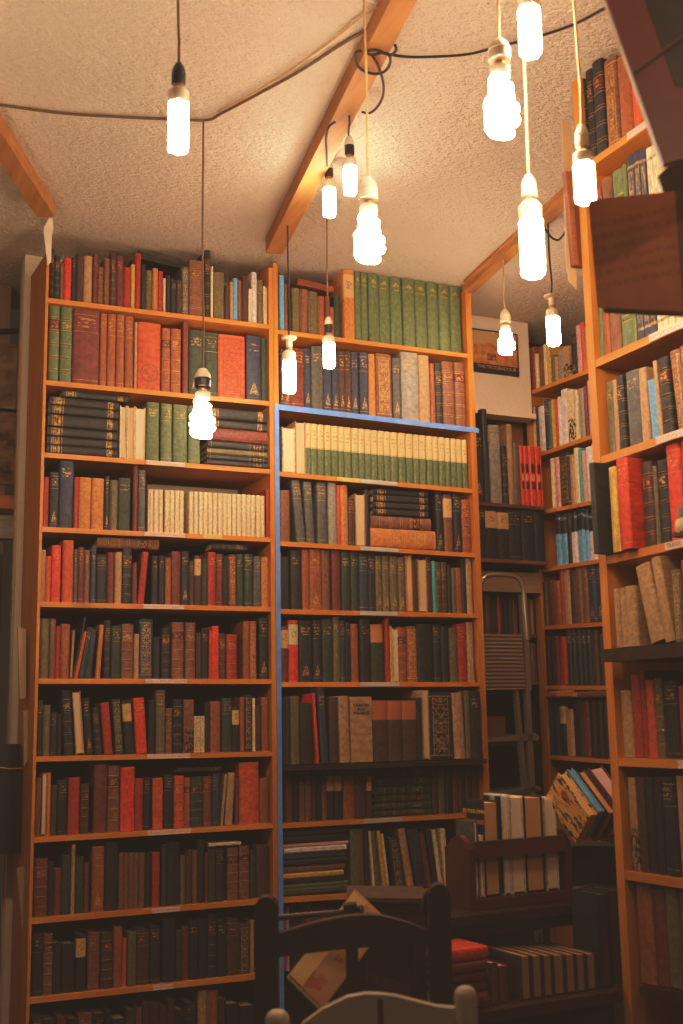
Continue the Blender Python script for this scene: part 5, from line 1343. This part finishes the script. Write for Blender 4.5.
for key, row in rows.items():
    up_ = sorted([k for k in row if not k['lie']], key=lambda k: k['x0'])
    ly = [k for k in row if k['lie']]
    hs = sorted(k['h'] for k in up_) or [1]
    med = hs[len(hs)//2]
    for k in row:
        size = ''
        if not k['lie']:
            if k['w'] > .042: size = 'thick '
            elif k['w'] < .013: size = 'thin '
            elif k['h'] > med*1.17: size = 'tall '
            elif k['h'] < med*.84: size = 'short '
        stl = STY[k['st']]
        k['base'] = (size + (stl+' ' if stl else '') + PAL[k['c']][0] + ' book' + (' lying flat' if k['lie'] else ' leaning' if abs(k['ang']) > .05 else ''))
        k['where'] = 'on the %s shelf of the %s' % (ORD[k['shelf']-1], k['unit']) if not k['unit'].endswith('shelves') else 'on the %s of the %s' % (ORD[k['shelf']-1], k['unit'])
    for i, k in enumerate(up_):
        k['lf'] = PAL[up_[i-1]['c']][0] if i else None
        k['rt'] = PAL[up_[i+1]['c']][0] if i+1 < len(up_) else None
    for k in row:
        same = [q for q in row if q['base'] == k['base']]
        if len(same) == 1:
            k['label'] = k['base']+' '+k['where']; continue
        if k['lie']:
            near = sorted([q for q in same], key=lambda q: q['yt'])
            grp = [q for q in same if abs(q['x0']-k['x0']) < 60]
            side = ''
            if len(grp) != len(same): side = 'left ' if k['x0'] < sum(q['x0'] for q in same)/len(same) else 'right '
            grp = sorted(grp, key=lambda q: q['yt'])
            k['label'] = '%s, %s from top of %sstack, %s' % (k['base'], NTH[grp.index(k)], side, k['where'])
            if len(k['label'].split()) > 16: k['label'] = k['label'].replace(', on the ', ', ', 1).replace(' of the ', ', ', 1)
            continue
        for a_ in ('lf', 'rt'):
            if k[a_] and k[a_] != PAL[k['c']][0] and sum(1 for q in same if q.get(a_) == k[a_]) == 1:
                k['label'] = '%s right of a %s one, %s' % (k['base'], k['lf'], k['where']) if a_ == 'lf' else '%s left of a %s one, %s' % (k['base'], k['rt'], k['where'])
                break
        else:
            ss = sorted(same, key=lambda q: q['x0'])
            k['label'] = '%s, %s such from left, %s' % (k['base'], NTH[ss.index(k)], k['where'])
        if len(k['label'].split()) > 16: k['label'] = k['label'].replace(', on the ', ', ', 1)
        if len(k['label'].split()) > 16: k['label'] = k['label'].replace(' of the ', ', ', 1)
        for wd in ('the ', 'such ', 'a '):
            if len(k['label'].split()) > 16: k['label'] = k['label'].replace(' '+wd, ' ', 1)
def vis(k):
    s = k['px']
    u_, sh = k['unit'], k['shelf']
    if u_ == LC and sh == 11: s *= .15
    if u_ == LC and sh == 10 and k['x0'] > 240: s *= .2
    if u_ == MC and sh == 10: s *= .3
    if u_ == NC and sh == 2: s *= .6
    if u_ == AL and sh == 3: s *= .8
    if k['x0'] > 672: s *= .3
    return s
n_other = sum(1 for o in bpy.data.objects if o.get('category') == 'book')
BOOKS.sort(key=lambda k: -vis(k))
N_THINGS = 300-n_other
for i, k in enumerate(BOOKS):
    if i >= N_THINGS: break
    V, Fc, BK, PV, PF, PB = book_geo(k['w'], k['h'], k['d'], k['st'], True)
    r = random.random()
    o = mesh_obj('book', V, Fc, book_mat(k['c'], k['st'] if k['st'] not in 'f' else 'p'), None, None, False, BK, r); fixn(o)
    p = mesh_obj('page_block', PV, PF, page_mat(), o, None, False, PB, random.random())
    Mx = spec_matrix(k)
    if k['st'] == 'f': Mx = Mx @ Matrix.Translation((0,k['d'],0)) @ Matrix.Rotation(math.pi, 4, 'Z')
    o.matrix_world = Mx
    tag(o, k['label'], 'book', 'books '+k['where'])
    if k['st'] == 'x':
        for j, (tx_, zf) in enumerate((('CHARTER',.865),('AND',.805),('PARABLES',.745))):
            to = text_mesh('spine_lettering', tx_, k['w']*.17, simple('black spine ink', (40,28,24), .6), offset=.0004)
            to.parent = o
            to.matrix_local = Matrix.Translation((0,-.0006,k['h']*zf)) @ Matrix.Rotation(math.pi/2, 4, 'X')
rest = BOOKS[N_THINGS:]
V, Fc, BKs, RN, MI, mats = [], [], [], [], [], []
def mi(m):
    if m not in mats: mats.append(m)
    return mats.index(m)
for k in rest:
    v_, f_, bk_, pv, pf, pb = book_geo(k['w'], k['h'], k['d'], k['st'], False)
    Mx = spec_matrix(k)
    if k['st'] == 'f': Mx = Mx @ Matrix.Translation((0,k['d'],0)) @ Matrix.Rotation(math.pi, 4, 'Z')
    b0 = len(V); r = random.random()
    V += [Mx @ Vector(p) for p in v_]; BKs += bk_; RN += [r]*len(v_); Fc += [tuple(b0+i for i in f) for f in f_]; MI += [mi(book_mat(k['c'], k['st'] if k['st'] != 'f' else 'p'))]*len(f_)
    b0 = len(V)
    V += [Mx @ Vector(p) for p in pv]; BKs += pb; RN += [r]*len(pv); Fc += [tuple(b0+i for i in f) for f in pf]; MI += [mi(page_mat())]*len(pf)
o = mesh_obj('book_mass', V, Fc, mats, None, MI, False, BKs, RN); fixn(o)
tag(o, 'the many narrow and shadowed books filling the rest of the shelves', 'books', None, 'stuff')

# behind the cream set: a pale card standing on the shelf
a, b = at(147,484,1,YF+.19), at(238,530,1,YF+.19)
o = MB().box((a.x,YF+.19,at(150,lin(LL[3],150)-.2,1,YF).z+.002),(b.x,YF+.194,a.z)).build('backing_card', simple('pale grey card', (178,160,134), .8, .08, 6.)); tag(o, 'pale card standing behind the set of small cream volumes', 'card')
# dark atlas lying askew across the tops on the left bookcase
p = [at(x,y,1,YF+.085) for x,y in ((133.5,257),(180.5,268.2),(180.5,263.8),(138,250.5))]
o = MB().prism(p, (0,.12,0)).build('atlas', simple('black worn boards', (48,38,32), .6, .3, 9.)); tag(o, 'thin black atlas lying askew on book tops under the ceiling', 'book')
p = [at(x,y,1,YF+.03) for x,y in ((297,284.3),(333.5,292.3),(333.5,286.8),(298.5,277.8))]
o = MB().prism(p, (0,.14,0)).build('ledger', simple('reddish-brown cloth', (132,70,44), .6, .2, 12.)); tag(o, 'reddish-brown book lying across the short olive ones, blue-edged bookcase', 'book')

# ------------------------------------------------------------------ light of the room and exposure
w = bpy.data.worlds.new('room'); SC.world = w; w.use_nodes = True
bg = w.node_tree.nodes['Background']
bg.inputs['Color'].default_value = (1.0, .66, .40, 1)
bg.inputs['Strength'].default_value = .012
for loc, pw in (((.15,.25,2.45),1.8), ((-.22,2.60,2.15),9.0), ((.85,.35,2.25),4.0)):     # lamps of the shop outside the picture
    ld = bpy.data.lights.new('shop_lamp', 'POINT'); ld.energy = pw; ld.color = (1.0,.72,.515); ld.shadow_soft_size = .04
    lo = bpy.data.objects.new('shop_lamp', ld); COL.objects.link(lo); lo.location = loc
SC.view_settings.view_transform = 'Standard'
SC.view_settings.look = 'None'
SC.view_settings.exposure = 1.05
SC.view_settings.use_curve_mapping = True
cmv = SC.view_settings.curve_mapping
TOP = 6.0
cmv.white_level = (TOP, TOP, TOP)
cmv.black_level = (0, 0, 0)
KN = [(0,0),(.02,.014),(.05,.040),(.1,.089),(.2,.198),(.376,.372),(.7,.515),(1.0,.58),(1.43,.655),(2.2,.76),(3.2,.87),(4.5,.95),(6,1)]
for ci, lift in enumerate((.0085,.0062,.0045)):
    c = cmv.curves[ci]
    pts = [(x/TOP, lift+(1-lift)*(y if ci or not .6 < x < 4 else y*(.95 if x < .8 else .92))) for x, y in KN]
    c.points[0].location = pts[0]; c.points[-1].location = pts[-1]
    for q in pts[1:-1]: c.points.new(*q)
    for q in c.points: q.handle_type = 'VECTOR'
cmv.update()
SC.cycles.max_bounces = 6
SC.cycles.diffuse_bounces = 4
SC.cycles.glossy_bounces = 3
SC.cycles.sample_clamp_indirect = 4.0
SC.cycles.use_denoising = True
SC.cycles.use_light_tree = True
